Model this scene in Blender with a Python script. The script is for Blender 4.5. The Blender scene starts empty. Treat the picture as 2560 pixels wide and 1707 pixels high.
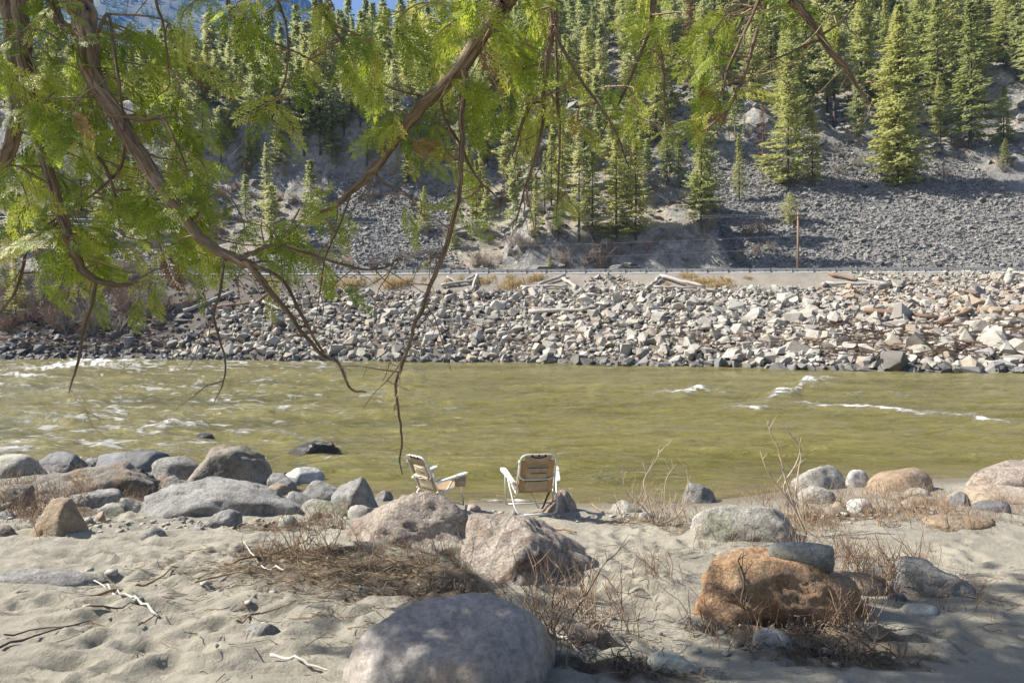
import bpy, bmesh, math, random
import numpy as np
from mathutils import Vector, Matrix, Euler

# ------------------------------------------------------------------ camera, sky, sun, exposure
scene = bpy.context.scene
COL = scene.collection
FPX, CX, CY, CAMZ = 1706.67, 1280.0, 846.0, 2.5      # photo pixels (2560 wide); metres, water level = 0
cam = bpy.data.cameras.new('camera')
cam.sensor_width = 36.0
cam.lens = 24.0
cam.shift_y = -(853.5 - CY) / 2560.0
cam.clip_start = 0.05
cam.clip_end = 9000
camo = bpy.data.objects.new('camera', cam)
camo.location = (0, 0, CAMZ)
camo.rotation_euler = (math.radians(90), 0, 0)
COL.objects.link(camo)
scene.camera = camo

SUN_AZ = math.radians(-82)      # clockwise from +Y: negative is to the left
SUN_EL = math.radians(43)
SUNV = Vector((math.sin(SUN_AZ) * math.cos(SUN_EL), math.cos(SUN_AZ) * math.cos(SUN_EL), math.sin(SUN_EL)))
world = bpy.data.worlds.new('World')
scene.world = world
world.use_nodes = True
wt = world.node_tree
bg = wt.nodes['Background']
sky = wt.nodes.new('ShaderNodeTexSky')
sky.sky_type = 'NISHITA'
sky.sun_disc = False
sky.sun_elevation = SUN_EL
sky.sun_rotation = SUN_AZ
sky.air_density = 1.0
sky.dust_density = 1.8
wt.links.new(sky.outputs[0], bg.inputs[0])
bg.inputs[1].default_value = 0.065
sun = bpy.data.lights.new('sun', 'SUN')
sun.energy = 5.0
sun.angle = math.radians(0.53)
sun.color = (1.0, 0.94, 0.84)
suno = bpy.data.objects.new('sun', sun)
suno.rotation_euler = (-SUNV).to_track_quat('-Z', 'Y').to_euler()
suno.location = (-60, 20, 60)
COL.objects.link(suno)
scene.view_settings.view_transform = 'Standard'
scene.view_settings.look = 'None'
scene.view_settings.exposure = 1.25
scene.view_settings.gamma = 1.0
scene.cycles.max_bounces = 6
scene.cycles.diffuse_bounces = 3
scene.cycles.transparent_max_bounces = 8
scene.cycles.volume_bounces = 0

# ------------------------------------------------------------------ numeric helpers
rng = np.random.default_rng(7)
random.seed(7)

def _hash(ix, iy, iz, seed):
    h = (ix.astype(np.int64) * 374761393 + iy.astype(np.int64) * 668265263 + iz.astype(np.int64) * 2147483647 + seed * 1274126177) & 0xFFFFFFFF
    h = ((h ^ (h >> 13)) * 1274126177) & 0xFFFFFFFF
    h = ((h ^ (h >> 16)) * 2246822519) & 0xFFFFFFFF
    return (h & 0xFFFFFF) / float(0x1000000)

def noise(x, y, z=None, seed=0):
    x = np.asarray(x, float); y = np.asarray(y, float)
    z = np.zeros_like(x) + 0.37 if z is None else np.asarray(z, float)
    xi, yi, zi = np.floor(x), np.floor(y), np.floor(z)
    fx, fy, fz = x - xi, y - yi, z - zi
    fx = fx * fx * (3 - 2 * fx); fy = fy * fy * (3 - 2 * fy); fz = fz * fz * (3 - 2 * fz)
    r = 0.0
    for dx in (0, 1):
        wx = fx if dx else 1 - fx
        for dy in (0, 1):
            wy = fy if dy else 1 - fy
            for dz in (0, 1):
                wz = fz if dz else 1 - fz
                r = r + wx * wy * wz * _hash(xi + dx, yi + dy, zi + dz, seed)
    return r * 2 - 1

def fbm(x, y, z=None, oct=4, seed=0, gain=0.5, ridged=False):
    a, s, t = 1.0, 0.0, 0.0
    for o in range(oct):
        f = 2.03 ** o
        n = noise(np.asarray(x) * f, np.asarray(y) * f, None if z is None else np.asarray(z) * f, seed + o * 17)
        if ridged: n = 1 - 2 * np.abs(n)
        s = s + a * n; t += a; a *= gain
    return s / t

def sstep(a, b, x):
    t = np.clip((np.asarray(x, float) - a) / (b - a), 0, 1)
    return t * t * (3 - 2 * t)

def at(px, py, Y):
    return np.array([(px - CX) / FPX * Y, Y, CAMZ + (CY - py) / FPX * Y])

def hit(px, py, h, y0, y1, n=900):
    """the point of the surface h(X,Y) seen through a photo pixel"""
    Y = np.geomspace(y0, y1, n)
    X = (px - CX) / FPX * Y
    Z = CAMZ + (CY - py) / FPX * Y
    H = h(X, Y)
    k = np.nonzero(Z <= H)[0]
    i = k[0] if len(k) else n - 1
    return np.array([X[i], Y[i], H[i]])

# ------------------------------------------------------------------ mesh helpers
def mesh_np(name, V, F, mat=None, smooth=True, attrs=None):
    me = bpy.data.meshes.new(name)
    V = np.ascontiguousarray(V, np.float32); F = np.ascontiguousarray(F, np.int32)
    me.vertices.add(len(V)); me.vertices.foreach_set('co', V.ravel())
    k = F.shape[1]
    me.loops.add(F.size); me.loops.foreach_set('vertex_index', F.ravel())
    me.polygons.add(len(F)); me.polygons.foreach_set('loop_start', np.arange(0, F.size, k, dtype=np.int32))
    me.update(calc_edges=True)
    me.polygons.foreach_set('use_smooth', np.full(len(F), smooth))
    for nm, arr in (attrs or {}).items():
        a = me.attributes.new(nm, 'FLOAT', 'POINT')
        a.data.foreach_set('value', np.ascontiguousarray(arr, np.float32))
    if mat: me.materials.append(mat)
    return me

def link(name, me, parent=None, loc=(0, 0, 0), rot=(0, 0, 0), scale=1.0):
    o = bpy.data.objects.new(name, me)
    COL.objects.link(o)
    o.location = loc
    o.rotation_euler = rot
    if scale != 1.0: o.scale = (scale,) * 3 if np.isscalar(scale) else scale
    if parent: o.parent = parent
    return o

def tag(o, label, cat, group=None):
    o['label'] = label; o['category'] = cat
    if group: o['group'] = group
    return o

def kind(o, k):
    o['kind'] = k
    return o

def empty(name, loc=(0, 0, 0), rotz=0.0, scale=1.0):
    o = bpy.data.objects.new(name, None)
    COL.objects.link(o)
    o.location = loc; o.rotation_euler = (0, 0, rotz); o.scale = (scale,) * 3
    o.empty_display_size = 0.2
    return o

def rotm(rx, ry, rz):
    return np.array(Euler((rx, ry, rz)).to_matrix())

class MB:
    """collects geometry, builds one mesh object"""
    def __init__(s): s.V = []; s.F = []; s.T = []; s.n = 0
    def add(s, V, F, t=0.0):
        V = np.asarray(V, float); F = np.asarray(F, int)
        if F.shape[1] == 4: F = np.concatenate([F[:, [0, 1, 2]], F[:, [0, 2, 3]]])
        s.V.append(V); s.F.append(F + s.n); s.n += len(V)
        s.T.append(np.zeros(len(V)) + t)
    def box(s, c, d, R=None, t=0.0):
        v = np.array([[x, y, z] for x in (-.5, .5) for y in (-.5, .5) for z in (-.5, .5)]) * np.asarray(d)
        if R is not None: v = v @ np.asarray(R).T
        s.add(v + np.asarray(c), [[0, 1, 3, 2], [4, 6, 7, 5], [0, 4, 5, 1], [2, 3, 7, 6], [0, 2, 6, 4], [1, 5, 7, 3]], t)
    def tube(s, P, r, n=6, t=0.0, jit=0.0, caps=True):
        P = np.asarray(P, float); m = len(P)
        r = np.zeros(m) + r
        T = np.gradient(P, axis=0); T /= np.linalg.norm(T, axis=1)[:, None] + 1e-9
        u = np.cross(T[0], (0.3, 0.9, 0.31)); u /= np.linalg.norm(u) + 1e-9
        a = np.arange(n) * 2 * math.pi / n
        V = np.empty((m, n, 3))
        for i in range(m):
            u = u - T[i] * (u @ T[i]); u /= np.linalg.norm(u) + 1e-9
            w = np.cross(T[i], u)
            rr = r[i] * (1 + (jit * rng.uniform(-1, 1, n) if jit else 0))
            V[i] = P[i] + (np.cos(a) * rr)[:, None] * u + (np.sin(a) * rr)[:, None] * w
        k = np.arange(n); k2 = (k + 1) % n
        F = np.concatenate([np.stack([i * n + k, i * n + k2, (i + 1) * n + k2, (i + 1) * n + k], 1) for i in range(m - 1)])
        F = np.concatenate([F[:, [0, 1, 2]], F[:, [0, 2, 3]]])
        if caps and n > 2:
            e = [[0, i + 1, i] for i in range(1, n - 1)] + [[(m - 1) * n, (m - 1) * n + i, (m - 1) * n + i + 1] for i in range(1, n - 1)]
            F = np.concatenate([F, np.array(e)])
        s.add(V.reshape(-1, 3), F, t)
    def data(s): return np.concatenate(s.V), np.concatenate(s.F), np.concatenate(s.T)
    def build(s, name, mat, parent=None, origin=(0, 0, 0), smooth=True, **k):
        V, F, T = s.data()
        me = mesh_np(name, V - np.asarray(origin), F, mat, smooth, {'tint': T})
        return link(name, me, parent, **k)

def spline(P, n):
    """Catmull-Rom through the rows of P (extra columns ride along)"""
    P = np.asarray(P, float)
    Q = np.vstack([2 * P[0] - P[1], P, 2 * P[-1] - P[-2]])
    out = []
    for i in range(1, len(Q) - 2):
        for t in np.linspace(0, 1, n, endpoint=False):
            a, b, c, d = Q[i - 1], Q[i], Q[i + 1], Q[i + 2]
            out.append(0.5 * (2 * b + (c - a) * t + (2 * a - 5 * b + 4 * c - d) * t * t + (3 * b - a - 3 * c + d) * t ** 3))
    out.append(P[-1])
    return np.array(out)

_ico = {}
def ico(level):
    if level not in _ico:
        bm = bmesh.new(); bmesh.ops.create_icosphere(bm, subdivisions=level, radius=1)
        _ico[level] = (np.array([v.co[:] for v in bm.verts]), np.array([[v.index for v in f.verts] for f in bm.faces]))
        bm.free()
    return _ico[level]

def hull(seed, n=13):
    r = np.random.default_rng(seed)
    p = r.normal(size=(n, 3)); p /= np.linalg.norm(p, axis=1)[:, None]
    p *= r.uniform(.75, 1.1, (n, 1))
    bm = bmesh.new()
    for q in p: bm.verts.new(q)
    res = bmesh.ops.convex_hull(bm, input=bm.verts)
    bmesh.ops.delete(bm, geom=[v for v in bm.verts if not v.link_faces], context='VERTS')
    bmesh.ops.triangulate(bm, faces=bm.faces)
    bm.verts.index_update()
    V = np.array([v.co[:] for v in bm.verts]); F = np.array([[v.index for v in f.verts] for f in bm.faces])
    bm.free()
    return V, F

def grid_faces(m, n):
    i = np.arange(m - 1)[:, None] * n + np.arange(n - 1)[None, :]
    i = i.ravel()
    return np.stack([i, i + 1, i + n + 1, i + n], 1)

# ------------------------------------------------------------------ materials
def nd(t, typ, ins=None, **props):
    n = t.nodes.new('ShaderNode' + typ)
    for k, v in props.items(): setattr(n, k, v)
    for k, v in (ins or {}).items():
        s = n.inputs[k]
        if isinstance(v, bpy.types.NodeSocket): t.links.new(v, s)
        elif isinstance(v, bpy.types.Node): t.links.new(v.outputs[0], s)
        else:
            if isinstance(v, (tuple, list)) and len(v) == 3 and s.type == 'RGBA': v = (*v, 1)
            s.default_value = v
    return n

def new_mat(name):
    m = bpy.data.materials.new(name); m.use_nodes = True
    t = m.node_tree
    return m, t, t.nodes['Principled BSDF'], t.nodes['Material Output']

def ramp(t, fac, stops, interp='LINEAR'):
    n = t.nodes.new('ShaderNodeValToRGB')
    n.color_ramp.interpolation = interp
    e = n.color_ramp.elements
    while len(e) < len(stops): e.new(0.5)
    for q, (p, c) in zip(e, stops):
        q.position = p
        q.color = (c, c, c, 1) if np.isscalar(c) else (*c, 1)
    t.links.new(fac, n.inputs[0])
    return n.outputs[0]

def mixc(t, fac, a, b, mode='MIX'):
    n = t.nodes.new('ShaderNodeMix'); n.data_type = 'RGBA'; n.blend_type = mode
    for k, v in ((0, fac), (6, a), (7, b)):
        s = n.inputs[k]
        if isinstance(v, bpy.types.NodeSocket): t.links.new(v, s)
        elif k == 0: s.default_value = v
        else: s.default_value = (*v, 1)
    return n.outputs[2]

def math_(t, op, a, b=0.0, clamp=False):
    n = t.nodes.new('ShaderNodeMath'); n.operation = op; n.use_clamp = clamp
    for i, v in enumerate((a, b)):
        if isinstance(v, bpy.types.NodeSocket): t.links.new(v, n.inputs[i])
        else: n.inputs[i].default_value = v
    return n.outputs[0]

def coords(t, scale=(1, 1, 1), shift=True):
    tc = nd(t, 'TexCoord')
    v = tc.outputs['Object']
    if shift:
        oi = nd(t, 'ObjectInfo')
        k = math_(t, 'MULTIPLY', oi.outputs['Random'], 57.0)
        cb = nd(t, 'CombineXYZ', {0: k, 1: k, 2: k})
        v = nd(t, 'VectorMath', {0: v, 1: cb.outputs[0]}, operation='ADD').outputs[0]
    return nd(t, 'Mapping', {'Vector': v, 'Scale': scale}).outputs[0]

def noi(t, v, scale, detail=6, rough=.6, dist=0.0):
    return nd(t, 'TexNoise', {'Vector': v, 'Scale': scale, 'Detail': detail, 'Roughness': rough, 'Distortion': dist}).outputs[0]

def rock_mat(name, c1, c2, c3, sc=2.2, rough=.8, bump=.5, speck=.5, stain=None, stain_amt=.5, veins=0.0):
    m, t, b, _ = new_mat(name)
    v = coords(t)
    n1 = noi(t, v, sc, 8, .62, .4)
    c = ramp(t, n1, [(.3, c1), (.5, c2), (.7, c3)])
    if stain:
        ns = noi(t, v, sc * .8, 5, .6, 1.0)
        c = mixc(t, ramp(t, ns, [(.6 - stain_amt * .25, 0.0), (.68 - stain_amt * .1, 1.0)]), c, stain)
    n2 = noi(t, v, sc * 28, 4, .7)
    c = mixc(t, speck, c, ramp(t, n2, [(.38, .3), (.58, 1.15)]), 'MULTIPLY')
    n4 = noi(t, v, sc * 5, 8, .72)
    c = mixc(t, .8, c, ramp(t, n4, [(.32, .45), (.5, .95), (.66, 1.25)]), 'MULTIPLY')
    if veins:
        vo = nd(t, 'TexVoronoi', {'Vector': nd(t, 'VectorMath', {0: v, 1: nd(t, 'TexNoise', {'Vector': v, 'Scale': 3.0}).outputs['Color']}, operation='ADD').outputs[0], 'Scale': sc * .9}, feature='DISTANCE_TO_EDGE')
        c = mixc(t, veins, c, ramp(t, vo.outputs[0], [(0.0, .35), (.03, 1.0)]), 'MULTIPLY')
    t.links.new(c, b.inputs['Base Color'])
    b.inputs['Roughness'].default_value = rough
    n3 = noi(t, v, sc * 3.5, 12, .72)
    bp = nd(t, 'Bump', {'Strength': min(1, bump * 1.5), 'Distance': .10, 'Height': math_(t, 'ADD', n3, math_(t, 'MULTIPLY', noi(t, v, sc * 20, 6, .7), .3))})
    t.links.new(bp.outputs[0], b.inputs['Normal'])
    return m

def plain_mat(name, col, rough=.6, metal=0.0, var=.15, scale=8.0, bump=0.0, trans=0.0, stretch=(1, 1, 1)):
    m, t, b, o = new_mat(name)
    v = coords(t, stretch)
    n = noi(t, v, scale, 6)
    c = mixc(t, 1.0, col, ramp(t, n, [(.25, 1 - var * 1.6), (.75, 1 + var)]), 'MULTIPLY')
    t.links.new(c, b.inputs['Base Color'])
    b.inputs['Roughness'].default_value = rough
    b.inputs['Metallic'].default_value = metal
    if bump:
        bp = nd(t, 'Bump', {'Strength': bump, 'Distance': .02, 'Height': noi(t, v, scale * 2.5, 8)})
        t.links.new(bp.outputs[0], b.inputs['Normal'])
    if trans:
        tr = nd(t, 'BsdfTranslucent', {'Color': c})
        mx = nd(t, 'MixShader', {0: trans, 1: b.outputs[0], 2: tr.outputs[0]})
        t.links.new(mx.outputs[0], o.inputs[0])
    return m

def leaf_mat(name, ca, cb, cc, trans=.35, rough=.55):
    """foliage colour varies by object (random), by vertex tint and by noise"""
    m, t, b, o = new_mat(name)
    oi = nd(t, 'ObjectInfo')
    ta = nd(t, 'Attribute', attribute_name='tint')
    f = math_(t, 'ADD', math_(t, 'MULTIPLY', oi.outputs['Random'], .62), math_(t, 'MULTIPLY', ta.outputs['Fac'], .38))
    c = ramp(t, f, [(.05, ca), (.5, cb), (.95, cc)])
    t.links.new(c, b.inputs['Base Color'])
    b.inputs['Roughness'].default_value = rough
    tr = nd(t, 'BsdfTranslucent', {'Color': c})
    mx = nd(t, 'MixShader', {0: trans, 1: b.outputs[0], 2: tr.outputs[0]})
    t.links.new(mx.outputs[0], o.inputs[0])
    return m

def stone_mat(name, stops, sc=1.6, rough=.85, bump=.4):
    """many stones: a colour for each stone (object random + tint), mottled"""
    m, t, b, _ = new_mat(name)
    oi = nd(t, 'ObjectInfo')
    ta = nd(t, 'Attribute', attribute_name='tint')
    f = math_(t, 'FRACT', math_(t, 'ADD', oi.outputs['Random'], ta.outputs['Fac']))
    c = ramp(t, f, stops)
    v = coords(t)
    c = mixc(t, .8, c, ramp(t, noi(t, v, sc, 8, .65), [(.28, .62), (.7, 1.15)]), 'MULTIPLY')
    c = mixc(t, .5, c, ramp(t, noi(t, v, sc * 9, 4, .7), [(.3, .6), (.65, 1.1)]), 'MULTIPLY')
    t.links.new(c, b.inputs['Base Color'])
    b.inputs['Roughness'].default_value = rough
    bp = nd(t, 'Bump', {'Strength': bump, 'Distance': .15, 'Height': noi(t, v, sc * 3, 8, .7)})
    t.links.new(bp.outputs[0], b.inputs['Normal'])
    return m

M = {}
M['grey'] = rock_mat('grey_granite', (.22, .215, .205), (.34, .33, .31), (.46, .445, .415), 2.2, .75, .6, .55, veins=.55)
M['greywarm'] = rock_mat('grey_brown_granite', (.20, .18, .15), (.31, .28, .235), (.43, .39, .335), 1.8, .8, .7, .55, stain=(.30, .22, .14), stain_amt=.3, veins=.65)
M['dark'] = rock_mat('dark_slate', (.09, .095, .105), (.15, .155, .165), (.25, .25, .255), 2.2, .5, .4)
M['wet'] = rock_mat('wet_rock', (.05, .045, .04), (.10, .09, .08), (.18, .165, .15), 3.2, .22, .7)
M['pale'] = rock_mat('pale_granite', (.33, .31, .27), (.46, .435, .385), (.58, .555, .50), 2.0, .8, .6, .5, stain=(.31, .31, .22), stain_amt=.25, veins=.55)
M['pink'] = rock_mat('pinkish_granite', (.33, .265, .215), (.48, .40, .33), (.62, .54, .46), 1.9, .6, .8, .6, stain=(.24, .155, .095), stain_amt=.25, veins=.7)
M['smooth'] = rock_mat('smooth_granite', (.22, .20, .18), (.31, .28, .25), (.40, .355, .31), 1.0, .42, .2, .45, stain=(.33, .25, .17), stain_amt=.3, veins=.2)
M['orange'] = rock_mat('rusty_orange_rock', (.46, .25, .12), (.62, .385, .205), (.68, .51, .345), 2.2, .5, .8, .5, stain=(.30, .18, .12), stain_amt=.4, veins=.7)
M['brown'] = rock_mat('brown_sandstone', (.26, .18, .11), (.36, .27, .18), (.44, .36, .26), 2.2, .7, .45, stain=(.33, .22, .12), stain_amt=.3)
M['green'] = rock_mat('green_grey_stone', (.19, .205, .17), (.29, .305, .255), (.41, .42, .365), 2.0, .45, .2, .3)
M['drum'] = rock_mat('dark_green_grey_stone', (.17, .18, .16), (.26, .27, .24), (.40, .40, .36), 2.6, .6, .4, .45, stain=(.32, .29, .22), stain_amt=.25, veins=.3)
M['white'] = rock_mat('white_veined_rock', (.34, .34, .33), (.52, .515, .49), (.64, .63, .59), 1.6, .55, .4, .4, veins=.5)
M['peach'] = rock_mat('peach_rock', (.42, .32, .22), (.54, .43, .32), (.60, .52, .42), 2.4, .7, .6)
M['riprap'] = stone_mat('riprap_stone', [(.0, (.35, .33, .285)), (.2, (.46, .43, .38)), (.4, (.32, .305, .28)), (.55, (.42, .355, .27)), (.7, (.50, .475, .425)), (.85, (.27, .25, .215)), (1.0, (.39, .37, .325))])
M['riprap_brown'] = stone_mat('brown_riprap_stone', [(.0, (.27, .25, .22)), (.3, (.36, .34, .31)), (.6, (.30, .24, .18)), (.8, (.37, .27, .18)), (1.0, (.33, .32, .30))])
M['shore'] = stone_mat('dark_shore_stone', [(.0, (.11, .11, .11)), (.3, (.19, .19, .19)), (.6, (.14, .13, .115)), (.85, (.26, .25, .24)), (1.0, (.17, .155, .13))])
M['talus'] = stone_mat('talus_stone', [(.0, (.15, .15, .15)), (.3, (.24, .235, .225)), (.6, (.19, .185, .175)), (.8, (.31, .30, .275)), (1.0, (.22, .205, .18))], sc=.8)
M['log'] = plain_mat('weathered_log', (.40, .37, .33), .8, 0, .35, 3, .5, 0, (6, 6, 1))
M['logbrown'] = plain_mat('brown_log', (.21, .135, .085), .8, 0, .35, 3, .5, 0, (6, 6, 1))
M['stick'] = plain_mat('dry_stick', (.27, .19, .115), .8, 0, .3, 20)
M['bleached'] = plain_mat('bleached_stick', (.50, .46, .40), .7, 0, .2, 20)
M['darkstick'] = plain_mat('dark_stick', (.10, .075, .055), .85, 0, .3, 20)
M['stem'] = plain_mat('red_brown_stem', (.31, .215, .14), .75, 0, .35, 12)
M['stemgrey'] = plain_mat('pale_stem', (.42, .34, .25), .75, 0, .25, 12)
M['litter'] = plain_mat('plant_litter', (.33, .245, .15), .9, 0, .5, 9)
M['root'] = plain_mat('dark_root', (.13, .105, .08), .9, 0, .4, 12)
M['grass'] = plain_mat('dry_grass', (.50, .375, .19), .8, 0, .25, 2, 0, .3)
M['twig'] = plain_mat('grey_twig', (.31, .275, .23), .85, 0, .25, 1)
M['twigred'] = plain_mat('reddish_twig', (.31, .225, .175), .85, 0, .25, 1)
M['bark'] = None
M['firtrunk'] = plain_mat('conifer_bark', (.10, .08, .065), .9, 0, .4, 2, .6, 0, (3, 3, .6))
M['fir'] = leaf_mat('fir_needles', (.26, .295, .11), (.41, .43, .155), (.54, .53, .195), .5, .8)
M['firsage'] = leaf_mat('pine_needles', (.31, .345, .165), (.43, .45, .215), (.54, .535, .255), .5, .8)
M['firfar'] = leaf_mat('distant_needles', (.29, .325, .14), (.41, .435, .18), (.52, .52, .21), .5, .8)
M['firdead'] = leaf_mat('rusty_needles', (.26, .12, .055), (.31, .16, .08), (.34, .20, .11), .2, .8)
M['bush'] = leaf_mat('green_bush_leaf', (.13, .19, .05), (.19, .25, .07), (.25, .29, .09), .3, .7)
M['cedar'] = leaf_mat('cedar_scale_leaf', (.13, .21, .025), (.38, .47, .05), (.66, .63, .13), .6, .5)
M['cedardead'] = leaf_mat('brown_cedar_leaf', (.26, .11, .03), (.33, .16, .045), (.40, .23, .08), .35, .6)
M['concrete'] = plain_mat('concrete', (.36, .355, .34), .85, 0, .12, 1.2, .2)
M['hole'] = plain_mat('dark_slot', (.03, .03, .03), .9)
M['asphalt'] = plain_mat('asphalt', (.055, .055, .055), .9, 0, .2, 1.0)
M['paint'] = plain_mat('road_paint', (.75, .75, .72), .7)
M['pole'] = plain_mat('pole_wood', (.27, .18, .115), .85, 0, .25, 2, .3, 0, (5, 5, .6))
M['porcelain'] = plain_mat('insulator', (.30, .32, .33), .3)
M['wire'] = plain_mat('wire', (.42, .43, .44), .4, .6)
M['frame'] = plain_mat('white_metal_tube', (.60, .60, .58), .35, .2, .08)
M['plastic'] = plain_mat('white_plastic', (.72, .72, .70), .45, 0, .05)
M['canvas'] = plain_mat('tan_canvas', (.47, .335, .195), .85, 0, .12, 14, .1, .35)
M['pocket'] = plain_mat('beige_pocket_cloth', (.45, .355, .245), .85, 0, .15, 14, .1, .15)
M['cream'] = plain_mat('cream_cloth', (.66, .57, .42), .85, 0, .08, 30, .1, .1)
M['black'] = plain_mat('black_webbing', (.02, .02, .022), .7)

def bark_material():
    m, t, b, _ = new_mat('cedar_bark')
    tc = nd(t, 'TexCoord').outputs['Object']
    at_ = {k: nd(t, 'Attribute', attribute_name=k).outputs['Fac'] for k in ('along', 'ca', 'sa')}
    v = nd(t, 'CombineXYZ', {0: math_(t, 'MULTIPLY', at_['along'], 4.0), 1: math_(t, 'MULTIPLY', at_['ca'], 1.7), 2: math_(t, 'MULTIPLY', at_['sa'], 1.7)}).outputs[0]
    n1 = noi(t, v, 1.6, 9, .68, .6)
    n2 = noi(t, tc, 9, 7, .65)
    c = ramp(t, n1, [(.34, (.045, .03, .02)), (.46, (.19, .13, .08)), (.58, (.36, .27, .18)), (.75, (.52, .43, .325))])
    c = mixc(t, .6, c, ramp(t, n2, [(.3, .55), (.65, 1.15)]), 'MULTIPLY')
    t.links.new(c, b.inputs['Base Color'])
    b.inputs['Roughness'].default_value = .85
    bp = nd(t, 'Bump', {'Strength': .9, 'Distance': .02, 'Height': math_(t, 'ADD', n1, math_(t, 'MULTIPLY', n2, .4))})
    t.links.new(bp.outputs[0], b.inputs['Normal'])
    return m
M['bark'] = bark_material()

# ------------------------------------------------------------------ the near bank (sand), the river
SHX = [-60, -14, -8, -5, -3.6, -2.6, -1.5, 0, 1.6, 2.6, 3.6, 5, 6.5, 10, 40]
SHY = [14.2, 13.6, 13.2, 12.4, 11.2, 10.8, 10.4, 10.25, 10.2, 10.25, 10.7, 11.4, 12.0, 12.4, 13.0]
def shore(X): return np.interp(X, SHX, SHY)

def sand_base(X, Y):
    X = np.asarray(X, float); Y = np.asarray(Y, float)
    d = shore(X) - Y
    up = 10.3 - Y
    soft = np.where(up > 8, up, np.log1p(np.exp(np.clip(up, -30, 8) * 4)) / 4)
    z = 0.015 + 0.085 * soft + 0.03 * np.clip(d, 0, 1) + 0.10 * np.clip(-Y, 0, 400) * (Y < 0)
    z = np.where(d > 0, z, 0.015 + np.maximum(0.16 * d, -1.6))
    z = z + .17 * np.exp(-((X - 5.2) ** 2 / 3.0 + (Y - 8.2) ** 2 / 1.2)) + .10 * np.exp(-((X + 0.9) ** 2 / .8 + (Y - 6.0) ** 2 / .6))
    return z

FOOT = []
_r = np.random.default_rng(3)
for px, py, n, sx, sy in ((1590, 1400, 80, 130, 85), (1620, 1330, 16, 90, 25), (1640, 1480, 16, 80, 60), (1750, 1620, 8, 150, 50), (2400, 1400, 24, 140, 45), (2480, 1600, 7, 90, 60), (1500, 1660, 10, 60, 40), (300, 1560, 40, 300, 110), (450, 1420, 30, 200, 50), (2250, 1620, 14, 150, 60)):
    for _ in range(n):
        p = hit(_r.normal(px, sx * .6), _r.normal(py, sy * .6), sand_base, 3, 14, 500)
        FOOT.append((p[0], p[1], _r.uniform(.07, .13), _r.uniform(.05, .075), _r.uniform(.022, .048), _r.uniform(0, 3.1)))

def sand_relief(X, Y):
    d = shore(X) - Y
    dry = sstep(.3, 1.6, d)
    left = sstep(1.5, -1.0, X)
    w = fbm(X * 1.1, Y * 1.1, oct=2, seed=91)
    rp = 1 - 2 * np.abs(fbm(X * 2.1 + w * 1.6, Y * 6.4 + X * .9 + w * 1.5, oct=2, seed=5, gain=.35))
    rp2 = 1 - 2 * np.abs(fbm(X * 4.2 + w, Y * 9.0 - X * 1.1, oct=2, seed=15, gain=.4))
    z = (.070 * rp + .040 * rp2) * (.30 + .70 * left) * dry
    z = z + .05 * fbm(X * .9, Y * .9, oct=3, seed=11) * dry
    z = z + .012 * fbm(X * 7, Y * 9, oct=3, seed=23) * dry
    for fx, fy, a, b, dp, an in FOOT:
        c, s = math.cos(an), math.sin(an)
        u = (X - fx) * c + (Y - fy) * s; v = -(X - fx) * s + (Y - fy) * c
        q = (u / a) ** 2 + (v / b) ** 2
        z = z + np.where(q < 9, -dp * np.exp(-q * 1.2) + .4 * dp * np.exp(-(np.sqrt(q) - 1.6) ** 2 * 3), 0)
    return z

def sand(X, Y): return sand_base(X, Y) + sand_relief(X, Y)

def gpix(px, py): return hit(px, py, sand_base, 2.5, 16, 700)

xs = np.concatenate([-np.geomspace(8.5, 420, 30)[::-1], np.arange(-8.4, 8.41, .036), np.geomspace(8.5, 420, 30)])
ys = np.concatenate([-np.geomspace(1, 160, 24)[::-1], np.linspace(-.9, 3.2, 14), np.geomspace(3.25, 15.5, 310), np.geomspace(15.8, 110, 24)])
GX, GY = np.meshgrid(xs, ys)
GZ = sand(GX.ravel(), GY.ravel())
# where plant litter covers the sand; also darkens gaps in the left boulder pile
LIT = [(200, 1235, 2.2, 1.0), (560, 1270, 1.6, .55), (800, 1280, .9, .5), (870, 1440, 1.05, .62), (1010, 1460, .75, .42), (760, 1400, .8, .35), (700, 1330, .6, .25), (1110, 1505, .5, .25), (2060, 1600, .75, .25), (2130, 1650, .6, .25), (1560, 1690, .5, .2), (120, 1300, 1.0, .5), (300, 1260, .9, .5), (1850, 1330, .9, .4), (2150, 1285, 1.3, .4), (1620, 1300, .5, .3), (1900, 1580, .5, .2)]
lm = np.zeros(GX.size)
fx, fy = GX.ravel(), GY.ravel()
for px, py, a, b in LIT:
    p = gpix(px, py)
    lm = np.maximum(lm, np.exp(-((fx - p[0]) / a) ** 2 - ((fy - p[1]) / b) ** 2))
wetm = sstep(1.1, .05, shore(fx) - fy)
m, t, b, _ = new_mat('river_sand')
v = nd(t, 'TexCoord').outputs['Object']
c = ramp(t, noi(t, v, .9, 6, .6), [(.3, (.225, .21, .17)), (.55, (.285, .265, .212)), (.75, (.33, .31, .25))])
c = mixc(t, .5, c, ramp(t, noi(t, v, 60, 3, .7), [(.3, .72), (.65, 1.08)]), 'MULTIPLY')
la = nd(t, 'Attribute', attribute_name='litter').outputs['Fac']
lf = ramp(t, math_(t, 'ADD', la, math_(t, 'MULTIPLY', math_(t, 'SUBTRACT', noi(t, v, 7, 8, .75), .5), 1.5)), [(.38, 0.0), (.72, .9)])
c = mixc(t, lf, c, (.135, .10, .065))
wa = nd(t, 'Attribute', attribute_name='wet').outputs['Fac']
c = mixc(t, math_(t, 'MULTIPLY', wa, .62), c, (.15, .125, .085))
t.links.new(c, b.inputs['Base Color'])
t.links.new(ramp(t, wa, [(.2, .9), (1.0, .35)]), b.inputs['Roughness'])
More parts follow.
